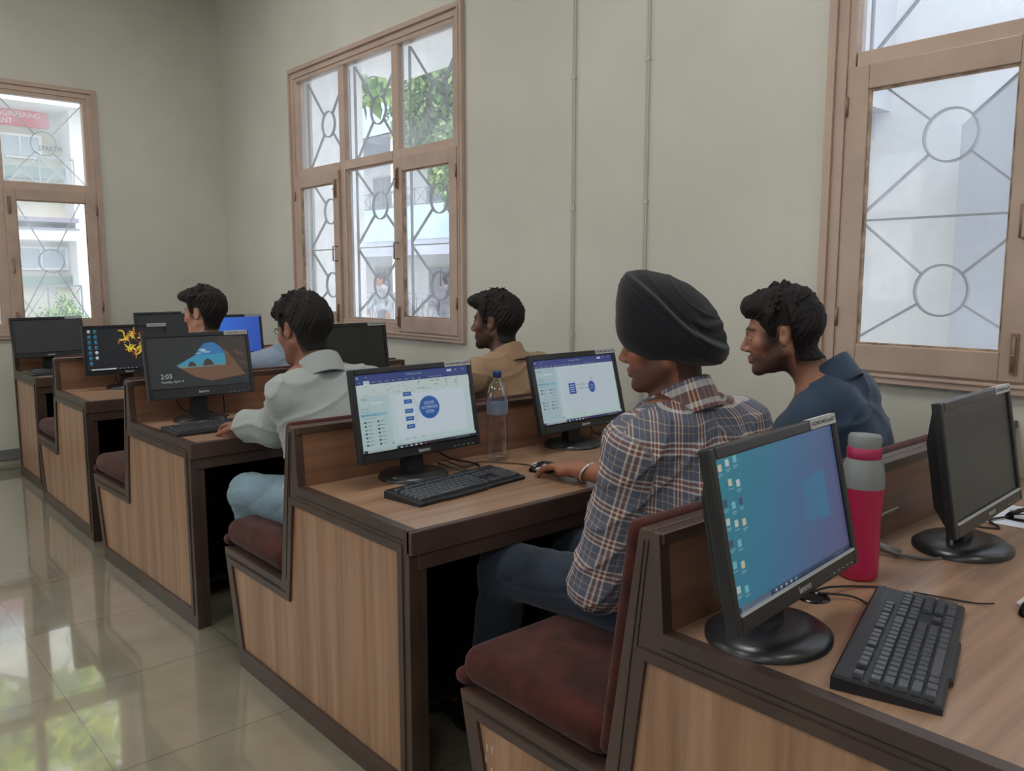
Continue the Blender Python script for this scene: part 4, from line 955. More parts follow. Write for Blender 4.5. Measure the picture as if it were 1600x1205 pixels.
def wr(p,sd,amp,sc=1.):
    # soft cloth folds: warped ridged waves
    x,y,z=p; q=1.7*np.sin(11*sc*x+sd)+1.5*np.sin(9*sc*z+7*sc*y+sd*2)
    a=1-np.abs(np.sin(17*sc*z+9*sc*y+q+sd)); b=1-np.abs(np.sin(14*sc*x-19*sc*z+6*sc*y+1.3*q+sd*3))
    return amp*(a**3*.9+b**3-.5)
SKIN=np.array(lin((176,122,94)))
def head_field(f,H,Rm,ear=True):
    T=lambda p:H+Rm@np.array(p,float)
    f.ell(T((0,-.014,.034)),(.075,.097,.088),Rm,.02); f.ell(T((0,.036,-.028)),(.058,.060,.084),Rm,.03)
    for s in (-1,1):
        f.cone(T((s*.052,-.005,-.045)),T((s*.018,.072,-.092)),.020,.018,.02); f.ell(T((s*.044,.058,-.014)),(.020,.022,.020),Rm,.02)
        f.cone(T((s*.010,.088,.026)),T((s*.036,.074,.028)),.011,.010,.012)
    f.ell(T((0,.080,-.095)),(.020,.017,.017),Rm,.015)
    f.cone(T((0,.086,.020)),T((0,.112,-.024)),.0075,.0105,.010)
    for s in (-1,1):
        f.ell(T((s*.011,.101,-.030)),(.0085,.011,.008),Rm,.006); f.ell(T((s*.032,.100,.008)),(.016,.014,.011),Rm,.010,'s'); f.ell(T((s*.031,.079,.007)),(.0135,.0125,.0125),Rm,.003)
        f.cone(T((s*.020,.087,.014)),T((s*.042,.081,.013)),.0035,.0035,.003); f.cone(T((s*.020,.087,.001)),T((s*.042,.081,.001)),.003,.003,.003)
        f.cone(T((0,.098,-.055)),T((s*.022,.085,-.058)),.0065,.004,.004); f.cone(T((0,.096,-.067)),T((s*.019,.085,-.065)),.0075,.004,.004)
        if not ear: continue
        Re=Rm@np.array(Matrix.Rotation(R(-14)*s,3,'Z')@Matrix.Rotation(R(10),3,'X')); f.ell(T((s*.076,-.010,-.004)),(.0075,.0165,.029),Re,.005); f.ell(T((s*.085,-.006,.004)),(.0085,.0095,.017),Re,.002,'s'); f.ell(T((s*.077,.001,-.008)),(.006,.005,.007),Re,.003)
def head_tone(V,H,Rm,col,st):
    q=(V-H)@Rm; x,y,z=q[:,0],q[:,1],q[:,2]; ax=np.abs(x)
    def mixc(mask,c): 
        mask=np.clip(mask,0,1)[:,None]; col[:]=col*(1-mask)+np.array(lin(c))*mask
    sm=lambda v,a,b: np.clip((v-a)/(b-a),0,1)
    hd=(np.linalg.norm(q,axis=1)<.17)&(z>-.13)
    # warm cheeks and ears
    mixc(hd*(.25*np.exp(-((ax-.05)**2+(z+.02)**2)/.0008)*(y>.02)),(190,110,90))
    if st.get('beard'):
        dn=st['beard']; nz=np.sin(x*900)*np.sin(y*830)*np.sin(z*870)*.25+.85
        side=sm(.050-y,0,.03)*0
        b1=sm(-.050-z+ .0*y,-.012,.010)*sm(y,-.030,-.005)*(1-np.exp(-(x**2+(z+.060)**2)/.00022)*(y>.07)*.9)
        b2=sm(.060-y,-.006,.014)*sm(y,-.012,.006)*sm(.03-z,0,.02)*(ax>.045)
        b3=np.exp(-((z+.044)**2)/.00004)*(ax<.030)*(y>.075)
        mixc(hd*(ax<.074)*np.clip(np.maximum(np.maximum(b1,b2),b3*st.get('mous',1)),0,1)*nz*dn,(38,30,28))
    mixc(hd*(y>.078)*np.exp(-((z+.0605-.05*ax**1*0)**2)/.00005)*(ax<.022)*.55*np.ones(len(V)),(150,84,76))
    mixc(hd*(y>.06)*np.exp(-((z-.033+.25*np.maximum(ax-.03,0))**2)/.000022)*sm(ax,.010,.014)*sm(.052-ax,0,.006),(28,22,22))
    ey=hd*(((ax-.031)/.011)**2+((z-.0075)/.0052)**2<1)*(y>.082); mixc(ey*1.,(205,200,195)); mixc(hd*(((ax-.030)/.0055)**2+((z-.0075)/.0052)**2<1)*(y>.084)*1.,(26,18,16))
    mixc(hd*(((ax-.031)/.0135)**2+((z-.0125)/.0022)**2<1)*(y>.078)*.9,(26,20,20))
    if st.get('scalp',1):
        # close cropped sides and back under the longer hair
        ed=np.exp(-((y+.008)**2/.0007+(z+.004)**2/.0014)*1.)*(ax>.066)
        lo_=np.where(y>.012,-.022,np.where(y>-.03,.0,-.098+0*y)); side=sm(.046-y-.25*np.maximum(-z,0),0,.012)*sm(z-lo_,-.012,.016)*(1-np.clip(ed*1.8,0,1))
        up=sm(z-.058,0,.012)*(y<.075); mixc(hd*np.clip(np.maximum(side,up),0,1)*.93*st.get('scalp',1),(30,26,26))
def hand(f,W,d,pn,s,curl,spread=1.,sc=1.,thumb=None,h=.0035):
    # W wrist, d direction of fingers, pn palm normal (facing side of the palm), s +1 right hand, -1 left hand
    W=np.array(W,float); d=np.array(d,float); d/=np.linalg.norm(d); pn=np.array(pn,float); pn-=d*(pn@d); pn/=np.linalg.norm(pn)
    lat=np.cross(d,pn)*s  # towards the thumb
    if s>0: lat=np.cross(pn,d)*-1
    lat=np.cross(d,pn)*(1 if s>0 else -1)*-1
    P=lambda a,b,c: W+(d*a+lat*b+pn*c)*sc
    K=[(.092,.031),(.096,.010),(.091,-.011),(.083,-.030)]; ln=[(.040,.024,.020),(.044,.028,.021),(.041,.026,.020),(.032,.020,.018)]
    for (a,b) in K: f.cone(P(0,b*.45,0),P(a,b,-.002),.019*sc,.0115*sc,.012,flat=(pn,.85))
    f.ell(P(.045,.018,.008),np.array((.026,.026,.018))*sc,None,.012); f.ell(P(.045,-.020,.006),np.array((.026,.022,.016))*sc,None,.012)
    for i,(a,b) in enumerate(K):
        p=P(a,b,-.002); dr=d+lat*(.10*(1.5-i))*spread; dr/=np.linalg.norm(dr); an=0; rr=(.0098,.0088,.0080,.0068)
        for j in range(3):
            an+=curl[i]*(.6,1.,.7)[j]; q=dr*math.cos(an)+pn*math.sin(an); e=p+q*ln[i][j]*sc*1.0; f.cone(p,e,rr[j]*sc,rr[j+1]*sc,.004); p=e
    tb=thumb or (.9,.5,.35); p=P(.020,.024,.006); dr=d*.62+lat*.75+pn*tb[0]*.3; dr/=np.linalg.norm(dr)
    for j,(l,r0,r1) in enumerate(((.045,.016,.012),(.034,.0115,.010),(.026,.010,.0075))):
        if j: dr=dr+(d*.45-lat*.25+pn*tb[j]*.25); dr/=np.linalg.norm(dr)
        e=p+dr*l*sc; f.cone(p,e,r0*sc,r1*sc,.006); p=e
def collar_mesh(c,Rm,r,hgt,drop,mats,parent,uvper=True,origin=(0,0,0),gap=26,lean=.0,sy=1.05):
    # stand and folded fall of a shirt collar, open at the front, with points
    n=64; prof=[(-.002,-.035,0),(.001,hgt,0),(.004,hgt+.004,0),(.010,hgt+.001,0),(.020,-drop*.6,1),(.026,-drop-.006,1),(.022,-drop-.005,1),(.008,hgt-.006,0)]
    V=[];uv=[]
    for i in range(n+1):
        a=R(gap)+ (2*math.pi-2*R(gap))*i/n; fr=(1+math.cos(a))/2  # 1 at the front
        for j,(dr,z,out) in enumerate(prof):
            rr=r+dr+ (out*.012*fr) ; zz=z-(out*drop*.8*max(0,fr-.55)/.45)- .028*fr*0
            p=np.array([rr*math.sin(a), rr*sy*math.cos(a), zz-.030*fr+ .012*(1-fr)]); V.append(np.array(c)+Rm@p); uv.append((a*r*1.3+.013, j*.011))
    m=len(prof); F=[(i*m+j,(i+1)*m+j,(i+1)*m+(j+1)%m,i*m+(j+1)%m) for i in range(n) for j in range(m)]
    V=np.array(V); o=obj_from('collar',V,np.array(F),mats,parent,uv=np.array(uv),origin=origin)
    recalc(o); sb=o.modifiers.new('s','SUBSURF'); sb.levels=1; sb.render_levels=1; return o
def seg_uv(V,segs,bodyR,c0):
    best=np.full(len(V),9.); uv=np.zeros((len(V),2))
    for (a,b,r,kind) in segs:
        a=np.array(a,float);b=np.array(b,float);u=b-a;Ln=np.linalg.norm(u);w=u/Ln; q=V-a; t=np.clip(q@w,0,Ln); pr=q-np.outer(t,w); ds=np.linalg.norm(pr,axis=1)/r
        if kind=='t':
            x=(V-c0)@bodyR[:,0]; y=(V-c0)@bodyR[:,1]; U=np.sign(x)*0+np.arctan2(x,-y)*.155; uu=np.c_[U,(V-c0)[:,2]]
            uu=np.c_[np.where(y<.03,x*1.0+np.sign(x)*np.maximum(0,y+.10)*.9,np.sign(x)*.3-x*.6),V[:,2]-.3*y]
        else:
            ref=np.array(bodyR[:,1]); e1=ref-w*(ref@w); e1/=np.linalg.norm(e1)+1e-9; e2=np.cross(w,e1); an=np.arctan2(pr@e2,pr@e1); uu=np.c_[an*r*.95+.02,q@w+.011]
        m=ds<best; best[m]=ds[m]; uv[m]=uu[m]
    return uv
def person(name_label,S):
    """S: joints and looks. Pelvis, neck base, head centre, shoulders, elbows, wrists, hips, knees, ankles in world metres."""
    J={k:np.array(v,float) for k,v in S['J'].items()}; yb=S.get('yaw',0.); B=np.array(Matrix.Rotation(yb,3,'Z')); X_,Y_=B[:,0],B[:,1]
    h=S.get('h',.005); rs=S.get('fat',1.); org=np.array([J['pel'][0],J['pel'][1],S.get('z0',0.)])
    pts=np.array(list(J.values())); lo=pts.min(0)-.18; hi=pts.max(0)+np.array([.18,.18,.17])
    f=Field(lo,hi,h); pel,nk,H=J['pel'],J['neck'],J['head']; Rh=Rmat(*S['head_rot'])
    mid=pel*.45+nk*.55; mid2=pel*.75+nk*.25
    f.ell(pel,(.155*rs,.110*rs,.105),B,.03); f.cone(mid2-Y_*.01,mid,.115*rs,.125*rs,.05,flat=(Y_,.80)); f.cone(mid,nk-np.array([0,0,.06]),.130*rs,.105*rs,.05,flat=(Y_,.78))
    f.cone(mid+X_*.05,nk*.8+mid*.2+X_*.07,.08,.08,.04); f.cone(mid-X_*.05,nk*.8+mid*.2-X_*.07,.08,.08,.04)
    f.cone(nk-np.array([0,0,.03]),H+Rh@np.array((0,-.025,-.045)),.058,.054,.03)
    for s in 'LR':
        sg=1 if s=='R' else -1
        f.cone(nk-np.array([0,0,.035])+X_*.03*sg,J['sh'+s],.050,.052,.04); f.cone(J['sh'+s],J['el'+s],.048,.040,.03); f.cone(J['el'+s],J['wr'+s]*.55+J['el'+s]*.45,.041,.037,.02); f.cone(J['wr'+s]*.55+J['el'+s]*.45,J['wr'+s],.037,.0255,.02)
        f.cone(J['hip'+s],J['kn'+s],.082*rs,.056,.04); f.cone(J['kn'+s],J['an'+s]+(J['kn'+s]-J['an'+s])*.55,.056,.054,.03); f.cone(J['an'+s]+(J['kn'+s]-J['an'+s])*.55,J['an'+s],.054,.036,.02)
        ft=Y_ if not S.get('foot') else np.array(S['foot']); f.cone(J['an'+s]-np.array([0,0,.035]),J['an'+s]+ft*.15-np.array([0,0,.05]),.035,.026,.02)
        hs=S['hand'+s]; 
        f.cone(J['wr'+s]-(J['wr'+s]-J['el'+s])*.05,J['wr'+s]+np.array(hs['d'],float)/np.linalg.norm(hs['d'])*.03,.026,.024,.015,flat=(hs['n'],.85))
        hand(f,J['wr'+s],hs['d'],hs['n'],sg,hs.get('curl',(.35,.4,.45,.5)),hs.get('spread',1.),hs.get('sc',1.),hs.get('thumb'))
    head_field(f,H,Rh,S.get('ear',True)); V,F=f.mesh(); V=smooth_mesh(V,F,1,.35)
    col=np.tile(np.array(lin(S.get('skin',(172,120,94)))),(len(V),1)); nz=(np.sin(V[:,0]*60)*np.sin(V[:,1]*55)*np.sin(V[:,2]*50))[:,None]; col*=1+.05*nz; head_tone(V,H,Rh,col,S)
    body=obj_from('person',V,F,M['skin'],None,col=col,origin=org); tag(body,name_label,'person',S.get('group'))
    # ---- trousers
    inf=.012; g=Field(np.array([lo[0],lo[1],lo[2]-.05]),np.array([hi[0],hi[1],max(J['hipL'][2],J['hipR'][2],J['pel'][2])+.30]),S.get('hc',.006))
    g.ell(pel,(.166*rs,.122*rs,.110),B,.03); g.cone(pel,mid2,.128*rs,.120*rs,.03,flat=(Y_,.85))
    segs=[]
    for s in 'LR':
        k_=J['kn'+s]; a_=J['an'+s]; g.cone(J['hip'+s],k_,.094*rs,.074,.04); g.cone(k_,a_,.074,S.get('hem',.056),.03,capb=True); segs+= [(J['hip'+s],k_,.09,'l'),(k_,a_,.06,'l')]
    P_=g.grid(); g.d+=wr(P_,S['seed']+5,.0045,1.2).astype(np.float32)
    V,F=g.mesh(); V=smooth_mesh(V,F,1,.4); tr=obj_from('trousers',V,F,S['trouser_mat'],body,origin=org)
    for s in 'LR':
        an=J['an'+s]; ft=Y_ if not S.get('foot') else np.array(S['foot']); mb_=Field(an-.22,an+.30,.006)
        mb_.cone(an-np.array([0,0,.045])-ft*.02,an+ft*.10-np.array([0,0,.052]),.042,.040,.03); mb_.cone(an+ft*.06-np.array([0,0,.055]),an+ft*.185-np.array([0,0,.062]),.042,.030,.03); mb_.cone(an+np.array([0,0,.02]),an-np.array([0,0,.04]),.040,.042,.03,capa=True)
        sl,(X,Y,Z)=mb_.sub(an-.3,an+.4); mb_.d[sl]=np.maximum(mb_.d[sl],(an[2]-.088)-Z); V,F=mb_.mesh(); obj_from('shoe',V,F,mat('dark_shoe',(34,32,33),.5),body,origin=org)
    # ---- shirt
    g=Field(lo-.03,hi+np.array([.03,.03,-.02]),S.get('hc',.006)); z0=S.get('shirt_z',pel[2]-.05)
    g.ell(pel+np.array([0,0,.02]),(.182*rs,.140*rs,.120),B,.03); g.cone(mid2-Y_*.012,mid-Y_*.01,.140*rs,.146*rs,.06,flat=(Y_,.84)); g.cone(mid,nk-np.array([0,0,.075]),.148*rs,.112*rs,.06,flat=(Y_,.80))
    for q in (-1,1): g.cone(mid+X_*.06*q-Y_*.03,nk*.75+mid*.25+X_*.085*q-Y_*.03,.088,.080,.05)
    sl_r=S.get('sleeve',(.066,.058,.055,.048)); 
    for s in 'LR':
        sg=1 if s=='R' else -1; e=J['el'+s]; w_=J['wr'+s]; fe=S.get('cuff'+s,S.get('cuff',.9)); 
        g.cone(nk-np.array([0,0,.034])+X_*.028*sg,J['sh'+s]+np.array([0,0,.004]),.068,.065,.045); g.cone(J['sh'+s],e,sl_r[0],sl_r[1],.06)
        if fe>0: g.cone(e,e+(w_-e)*fe,sl_r[2],sl_r[3],S.get('ke',.03),capb=True)
    P_=g.grid(); amp=S.get('fold',.004); g.d-=wr(P_,S['seed'],amp).astype(np.float32)*.8
    if S.get('yoke'):
        q_=[P_[i]-nk[i] for i in range(3)]; xx=q_[0]*X_[0]+q_[1]*X_[1]; yy=q_[0]*Y_[0]+q_[1]*Y_[1]; zy=q_[2]+.085+.10*xx*xx
        bk=(yy<.0)*(np.abs(xx)<.20); g.d-=(bk*(.004*np.exp(-((zy-.004)/.006)**2)+np.where(zy<0,.0035*np.sin(xx*190+2*np.sin(xx*60)+zy*8)*np.exp(zy/.05),0))).astype(np.float32)
    for s in 'LR':
        e=J['el'+s]; d2=(P_[0]-e[0])**2+(P_[1]-e[1])**2+(P_[2]-e[2])**2; g.d-=(np.exp(-d2/.008)*wr(P_,S['seed']+9,.007,1.6)).astype(np.float32)
        e=J['sh'+s]*.75+mid*.25; d2=(P_[0]-e[0])**2+(P_[1]-e[1])**2+(P_[2]-e[2])**2; g.d-=(np.exp(-d2/.010)*wr(P_,S['seed']+4,.003,1.3)).astype(np.float32)
    g.d=np.maximum(g.d,(z0+.012*np.sin(P_[0]*14)-P_[2]).astype(np.float32)); 
    # open neck
    na=nk+np.array([0,0,-.02]); nb=H+Rh@np.array((0,-.025,-.045))
    V,F=g.mesh(); V=smooth_mesh(V,F,1,.4)
    segs=[(pel,nk-np.array([0,0,.05]),.14*rs*1.05,'t')]
    for s in 'LR': segs+=[(J['sh'+s]+(J['el'+s]-J['sh'+s])*.08,J['el'+s],.062,'l'),(J['el'+s],J['wr'+s],.056,'l')]
    uv=seg_uv(V,segs,B,pel); sh=obj_from('shirt',V,F,S['shirt_mat'],body,uv=uv,origin=org)
    if S.get('collar',1): collar_mesh(nk+np.array([0,0,.004])+(nb-na)*.12+np.array(S.get('coff',(0,0,0))),Rmat(yb*.5+S['head_rot'][0]*.15,S.get('ctilt',R(12))),S.get('cr',.066),.034,.040,S['shirt_mat'],sh,origin=org)
    # ---- hair
    if 'hair' in S:
        hr=S['hair']; T=lambda p:H+Rh@np.array(p,float); g=Field(H-.17,H+.18,.0028); q0=g.grid(); v=hr.get('vol',1.)
        g.ell(T((0,-.014,.034)),(.0755,.0975,.0885),Rh,.0); g.cone(nk-np.array([0,0,.03]),T((0,-.025,-.045)),.0585,.0545,.03)
        q=np.stack([q0[i]-H[i] for i in range(3)],-1)@Rh; x,y,z=q[...,0],q[...,1],q[...,2]; ax=np.abs(x)
        line=np.interp(y,[-.12,-.05,-.034,-.028,.006,.016,.028,.040,.060,.075,.12],[-.088,-.085,-.05,.030,.030,-.022,-.024,.010,.056,.062,.068])
        line=np.where((z<-.03)&(y>-.02),.2,line) if False else line; th=np.clip((z-line-.012)/.085,0,1); th=th*th*(3-2*th)
        g.d-=(.0022+hr.get('thick',.017)*v*th).astype(np.float32)
        for (p_,r) in hr['blobs']: g.ell(T(p_),r,Rh,.022)
        rr_=np.random.RandomState(S['seed'])
        for _k in range(hr.get('tufts',110)):
            a_=rr_.uniform(-2.2,2.2); e_=rr_.uniform(.25,1.45); dd=np.array([math.sin(a_)*math.cos(e_),math.cos(a_)*math.cos(e_),math.sin(e_)]); 
            b0=np.array([0,-.012,.036])+dd*np.array([.088,.108,.102]); sw=np.array([rr_.normal(0,.4),-.5+rr_.normal(0,.5),.35+rr_.normal(0,.3)])
            g.cone(T(b0),T(b0+dd*.006+sw*.018),.0055,.0016,.008)
        sd=S['seed']; st=np.sin(x*420+sd+6*np.sin(z*60+y*40))*np.sin(y*170+x*260+3*np.sin(x*80))+.6*np.sin(y*390+z*210+5*np.sin(x*70+y*50)); st2=np.sin(x*90+sd*2)*np.sin(y*85+z*60+sd)
        if hr.get('curly'): st2=st2*1.6+np.sin(x*150)*np.sin(y*160+1)*np.sin(z*155)*1.5
        g.d-=((st*.0022+st2*hr.get('clump',.0035))*(.25+.75*th)).astype(np.float32); g.d=np.maximum(g.d,(line-z+.002*np.sin(x*300+y*200)).astype(np.float32)*.8)
        V,F=g.mesh(); V=smooth_mesh(V,F,1,.2); obj_from('hair',V,F,M['hair'],body,origin=org)
    return body,org,H,Rh,J,B
def seated(x,y,yaw,lean,headpos,head_rot,knx=(.11,.13),kny=.46,an=(.10,.50),seat=.522,**kw):
    B=np.array(Matrix.Rotation(yaw,3,'Z')); o=np.array([x,y,0.]); W=lambda p:o+B@np.array(p,float)
    pz=seat+.085; sw=kw.pop('sw',.178); nz=kw.pop('nz',1.075); tw=kw.pop('twist',0.)
    Bt=np.array(Matrix.Rotation(tw,3,'Z'))
    J=dict(pel=W((0,0,pz)),neck=W((kw.get('side',0),lean,nz)),head=np.array(headpos),
        shL=W((kw.get('side',0),lean-.01,nz-.055))+Bt@B@np.array((-sw,0,0)),shR=W((kw.pop('side',0),lean-.01,nz-.055))+Bt@B@np.array((sw,0,0)),
        hipL=W((-.088,.02,pz-.01)),hipR=W((.088,.02,pz-.01)),knL=W((-knx[0],kny,seat+.045)),knR=W((knx[1],kny,seat+.045)),anL=W((-an[0],an[1],.10)),anR=W((an[0],an[1]+.04,.10)))
    return J
QUIFF=[((0,.060,.094),(.056,.038,.030)),((-.010,.076,.094),(.044,.026,.022)),((0,.02,.108),(.062,.068,.030))]
# --- man in the turban
J=seated(1.655,1.185,R(-2),.055,(1.608,1.262,1.246),None,knx=(.10,.12),kny=.55,an=(.06,.62),sw=.180,nz=1.085,side=-.01)
J.update(shL=(1.478,1.235,1.010),shR=(1.84,1.20,1.020),elL=(1.452,1.335,.655),wrL=(1.60,1.48,.665),elR=(1.845,1.455,.815),wrR=(1.836,1.765,.805),knL=(1.50,1.735,.575),anL=(1.50,1.83,.10))
denim=cloth_mat('dark_denim',(40,49,62),.9,1200.,.16)
S=dict(J=J,yoke=1,yaw=R(-2),head_rot=(R(27),R(8),R(-2)),h=.0038,hc=.0055,seed=3,trouser_mat=denim,shirt_mat=M['plaid'],skin=(146,96,76),beard=.75,mous=1.,scalp=.9,ear=False,fold=.009,cuffL=.35,cuffR=.25,sleeve=(.072,.072,.068,.062),fat=1.03,
    handR=dict(d=(.02,1,-.06),n=(-.12,0,-1),curl=(.30,.32,.36,.42),sc=1.12,thumb=(.5,.5,.3)),handL=dict(d=(.8,.5,-.2),n=(0,0,-1)),cr=.070,ctilt=R(16))
body,org,H,Rh,J,B=person('person in a plaid shirt and black turban, one hand on a mouse',S)
mb=MB(); c=J['wrR']+np.array([0,-.035,0]); pts=[]
ax=np.array([.02,1.,.1]); ax/=np.linalg.norm(ax); e1=np.array([1.,0,0]); e2=np.cross(ax,e1); 
for k in range(40):
    a=2*math.pi*k/40; pts.append(tuple(c-org+e1*math.cos(a)*.034+e2*math.sin(a)*.031+ax*.012*math.sin(a)))
mb.tube(pts,.0042,10,closed=True); mb.build('bangle',mat('steel_bangle',(196,196,192),.25,metal=.7),body)
def turban(body,org,H,Rh):
    PR=[(.114,.034),(.110,.09),(.101,.137),(.090,.168),(.068,.188),(.047,.191),(.022,.184),(-.006,.174),(-.05,.151),(-.093,.117),(-.125,.074),(-.143,.028),(-.148,-.016),(-.143,-.050),(-.125,-.066),(-.10,-.064),(-.06,-.060),(-.025,-.054),(.016,-.048),(.056,-.036),(.087,-.014),(.106,.012)]
    C=np.array([-.015,.055]); A=np.array([math.atan2(z-C[1],y-C[0]) for y,z in PR]); Rr=np.array([math.hypot(y-C[0],z-C[1]) for y,z in PR]); o_=np.argsort(A); A=A[o_];Rr=Rr[o_]
    A=np.r_[A-2*math.pi,A,A+2*math.pi]; Rr=np.r_[Rr,Rr,Rr]; nt_,nf=300,150; V=[]
    ph=np.linspace(-math.pi/2,math.pi/2,nf); th=np.linspace(0,2*math.pi,nt_,endpoint=False)
    TH,PH=np.meshgrid(th,ph,indexing='ij'); rho=np.interp(TH,A,Rr); 
    for _ in range(14): rho=(np.roll(rho,1,0)+rho*2+np.roll(rho,-1,0))/4
    cp=np.cos(PH)**.72; X=.109*np.sin(PH); Yc=C[0]+rho*cp*np.cos(TH); Zc=C[1]+rho*cp*np.sin(TH)
    # the last wrap runs from the front peak down to the back; above it the crown sits a little lower
    p0=np.array([.060,.185]); p1=np.array([-.136,-.012]); u=(p1-p0)/np.linalg.norm(p1-p0); n=np.array([-u[1],u[0]]); 
    s=(Yc-p0[0])*n[0]+(Zc-p0[1])*n[1]; t=(Yc-p0[0])*u[0]+(Zc-p0[1])*u[1]; s=-s if n[0]<0 else s
    # s>0 is behind and above the fold
    nn=np.array([-u[1],u[0]]); sg=np.sign(nn@(np.array([-.06,.14])-p0)); s=((Yc-p0[0])*nn[0]+(Zc-p0[1])*nn[1])*sg - .006*np.sin(t*22)
    st=1/(1+np.exp(-(s)/.0022)); rid=np.exp(-((s+.006)/.006)**2)
    side=np.abs(np.sin(PH))
    amt=-.026*st*(.12+.88*np.abs(np.sin(PH))**.8)+.0040*rid*np.abs(np.sin(PH))**.5
    pl=0
    for k,off in enumerate((-.016,-.030,-.046,.022,.046,.070)):
        pl=pl+.0012*np.exp(-((s-off-.003*np.sin(t*15+k))/.0022)**2)*(1 if k<3 else 1.4)
    # bunched end folds near the lower back
    bn=np.exp(-(((Yc+.120)/.030)**2+((Zc-.022)/.040)**2)); pl=pl+.004*bn*np.sin(210*(Zc*.8-Yc*.6)+6*np.sin(40*Yc))
    sc=1+(amt+pl)/.13; X=X*sc; Yc=C[0]+(Yc-C[0])*sc; Zc=C[1]+(Zc-C[1])*sc
    P=np.stack([X,Yc,Zc],-1).reshape(-1,3); P=H+P@Rh.T
    F=[]; I=np.arange(nt_*nf).reshape(nt_,nf); a=I; b=np.roll(I,-1,0); F=np.stack([a[:,:-1],b[:,:-1],b[:,1:],a[:,1:]],-1).reshape(-1,4)
    m=cloth_mat('black_turban_cloth',(29,31,36),.9,1500.,.08); o=obj_from('turban',P,F,m,body,origin=org); recalc(o); return o
turban(body,org,H,Rh)
# --- man in the dark blue shirt
J=seated(2.420,1.175,R(8),.06,(2.243,1.330,1.236),None,seat=.522,sw=.178,nz=1.090,side=-.05)
J.update(shL=(2.245,1.215,.985),elL=(2.25,1.46,.79),wrL=(2.28,1.74,.80),elR=(2.66,1.42,.80),wrR=(2.56,1.72,.805))
S=dict(J=J,yaw=R(8),head_rot=(R(31),R(10),R(0)),h=.0038,hc=.0055,seed=8,trouser_mat=cloth_mat('dark_trousers',(46,46,52)),shirt_mat=cloth_mat('dark_blue_shirt',(52,68,88),.88,1000.,.07),skin=(156,110,90),beard=.9,mous=.9,
    hair=dict(blobs=QUIFF+[((0,-.03,.105),(.068,.072,.034))],vol=1.1,clump=.004,back=1.0,low=-.045),handR=dict(d=(-.1,1,-.05),n=(0,0,-1)),handL=dict(d=(.3,1,-.05),n=(0,0,-1)),fat=1.08,cr=.072,ctilt=R(26),fold=.009)
person('person with short dark hair and beard in a dark blue shirt under the right window',S)
# --- man in the white shirt, seen from behind
J=seated(1.450,2.625,R(-6),.11,(1.420,2.78,1.214),None,seat=.522,sw=.195,nz=1.055)
J.update(elL=(1.395,2.965,.835),wrL=(1.365,3.215,.812),elR=(1.80,2.92,.83),wrR=(1.66,3.26,.805),shL=(1.312,2.705,.982),knL=(1.30,3.03,.575))
white=cloth_mat('pale_shirt',(160,166,166),.85,1000.,.03)
S=dict(J=J,ke=.06,yaw=R(-6),head_rot=(R(12),R(16),R(3)),h=.0042,hc=.0058,seed=12,trouser_mat=cloth_mat('light_blue_jeans',(120,146,160),.9,900.,.08),shirt_mat=white,skin=(148,102,84),beard=.25,mous=.3,cuff=.93,sleeve=(.060,.070,.068,.068),fat=1.05,
    hair=dict(blobs=[((0,.01,.100),(.074,.085,.040)),((0,.07,.09),(.06,.035,.03))],vol=1.06,clump=.003,back=1.05,low=-.062),handL=dict(d=(.02,1,-.10),n=(0,.0,-1),curl=(.35,.4,.45,.5)),handR=dict(d=(-.6,1,-.05),n=(0,0,-1)),cr=.072,ctilt=R(20),fold=.012)
person('person in a white long sleeved shirt seen from behind, typing beside the 2:03 monitor',S)
# --- man in the tan shirt
J=seated(2.350,2.625,R(4),.08,(2.338,2.77,1.212),None,seat=.522,sw=.190,nz=1.050)
J.update(elL=(2.13,2.93,.81),wrL=(2.16,3.22,.805),elR=(2.62,2.90,.81),wrR=(2.56,3.20,.805))
S=dict(J=J,yaw=R(4),head_rot=(R(26),R(2),R(0)),h=.0046,hc=.0065,seed=21,trouser_mat=MATS.get('dark_t') or cloth_mat('grey_trousers',(58,58,64)),shirt_mat=cloth_mat('tan_shirt',(152,124,98),.85,1000.,.04),skin=(104,74,62),beard=.8,mous=.9,
    hair=dict(blobs=QUIFF+[((0,.104,.098),(.038,.026,.024))],vol=1.05,clump=.003,back=1.05,low=-.058),handR=dict(d=(0,1,-.05),n=(0,0,-1)),handL=dict(d=(.1,1,-.05),n=(0,0,-1)),fat=1.05,ctilt=R(16),fold=.010)
person('person with swept up black hair in a tan shirt beyond the water bottle',S)
# --- man in glasses and pale blue shirt, head bowed
J=seated(2.060,4.20,R(14),.09,(2.135,4.26,1.145),None,seat=.522,sw=.19,nz=.985)
J.update(elL=(1.86,4.50,.815),wrL=(1.95,4.76,.805),elR=(2.34,4.42,.83),wrR=(2.24,4.74,.805))
S=dict(J=J,yaw=R(14),head_rot=(R(38),R(20),R(0)),h=.0055,hc=.008,seed=31,trouser_mat=cloth_mat('navy_trousers',(46,50,62)),shirt_mat=cloth_mat('pale_blue_shirt',(150,166,190),.85,1000.,.03),skin=(160,112,88),beard=.2,mous=.3,
    hair=dict(blobs=QUIFF,vol=1.05,clump=.004,curly=True,back=1.,low=-.05),handR=dict(d=(0,1,-.05),n=(0,0,-1)),handL=dict(d=(.1,1,-.05),n=(0,0,-1)),fold=.005)
b5,o5,H5,R5,_,_=person('person with glasses and bowed head in a pale blue shirt, behind the white shirt',S)
mb=MB()
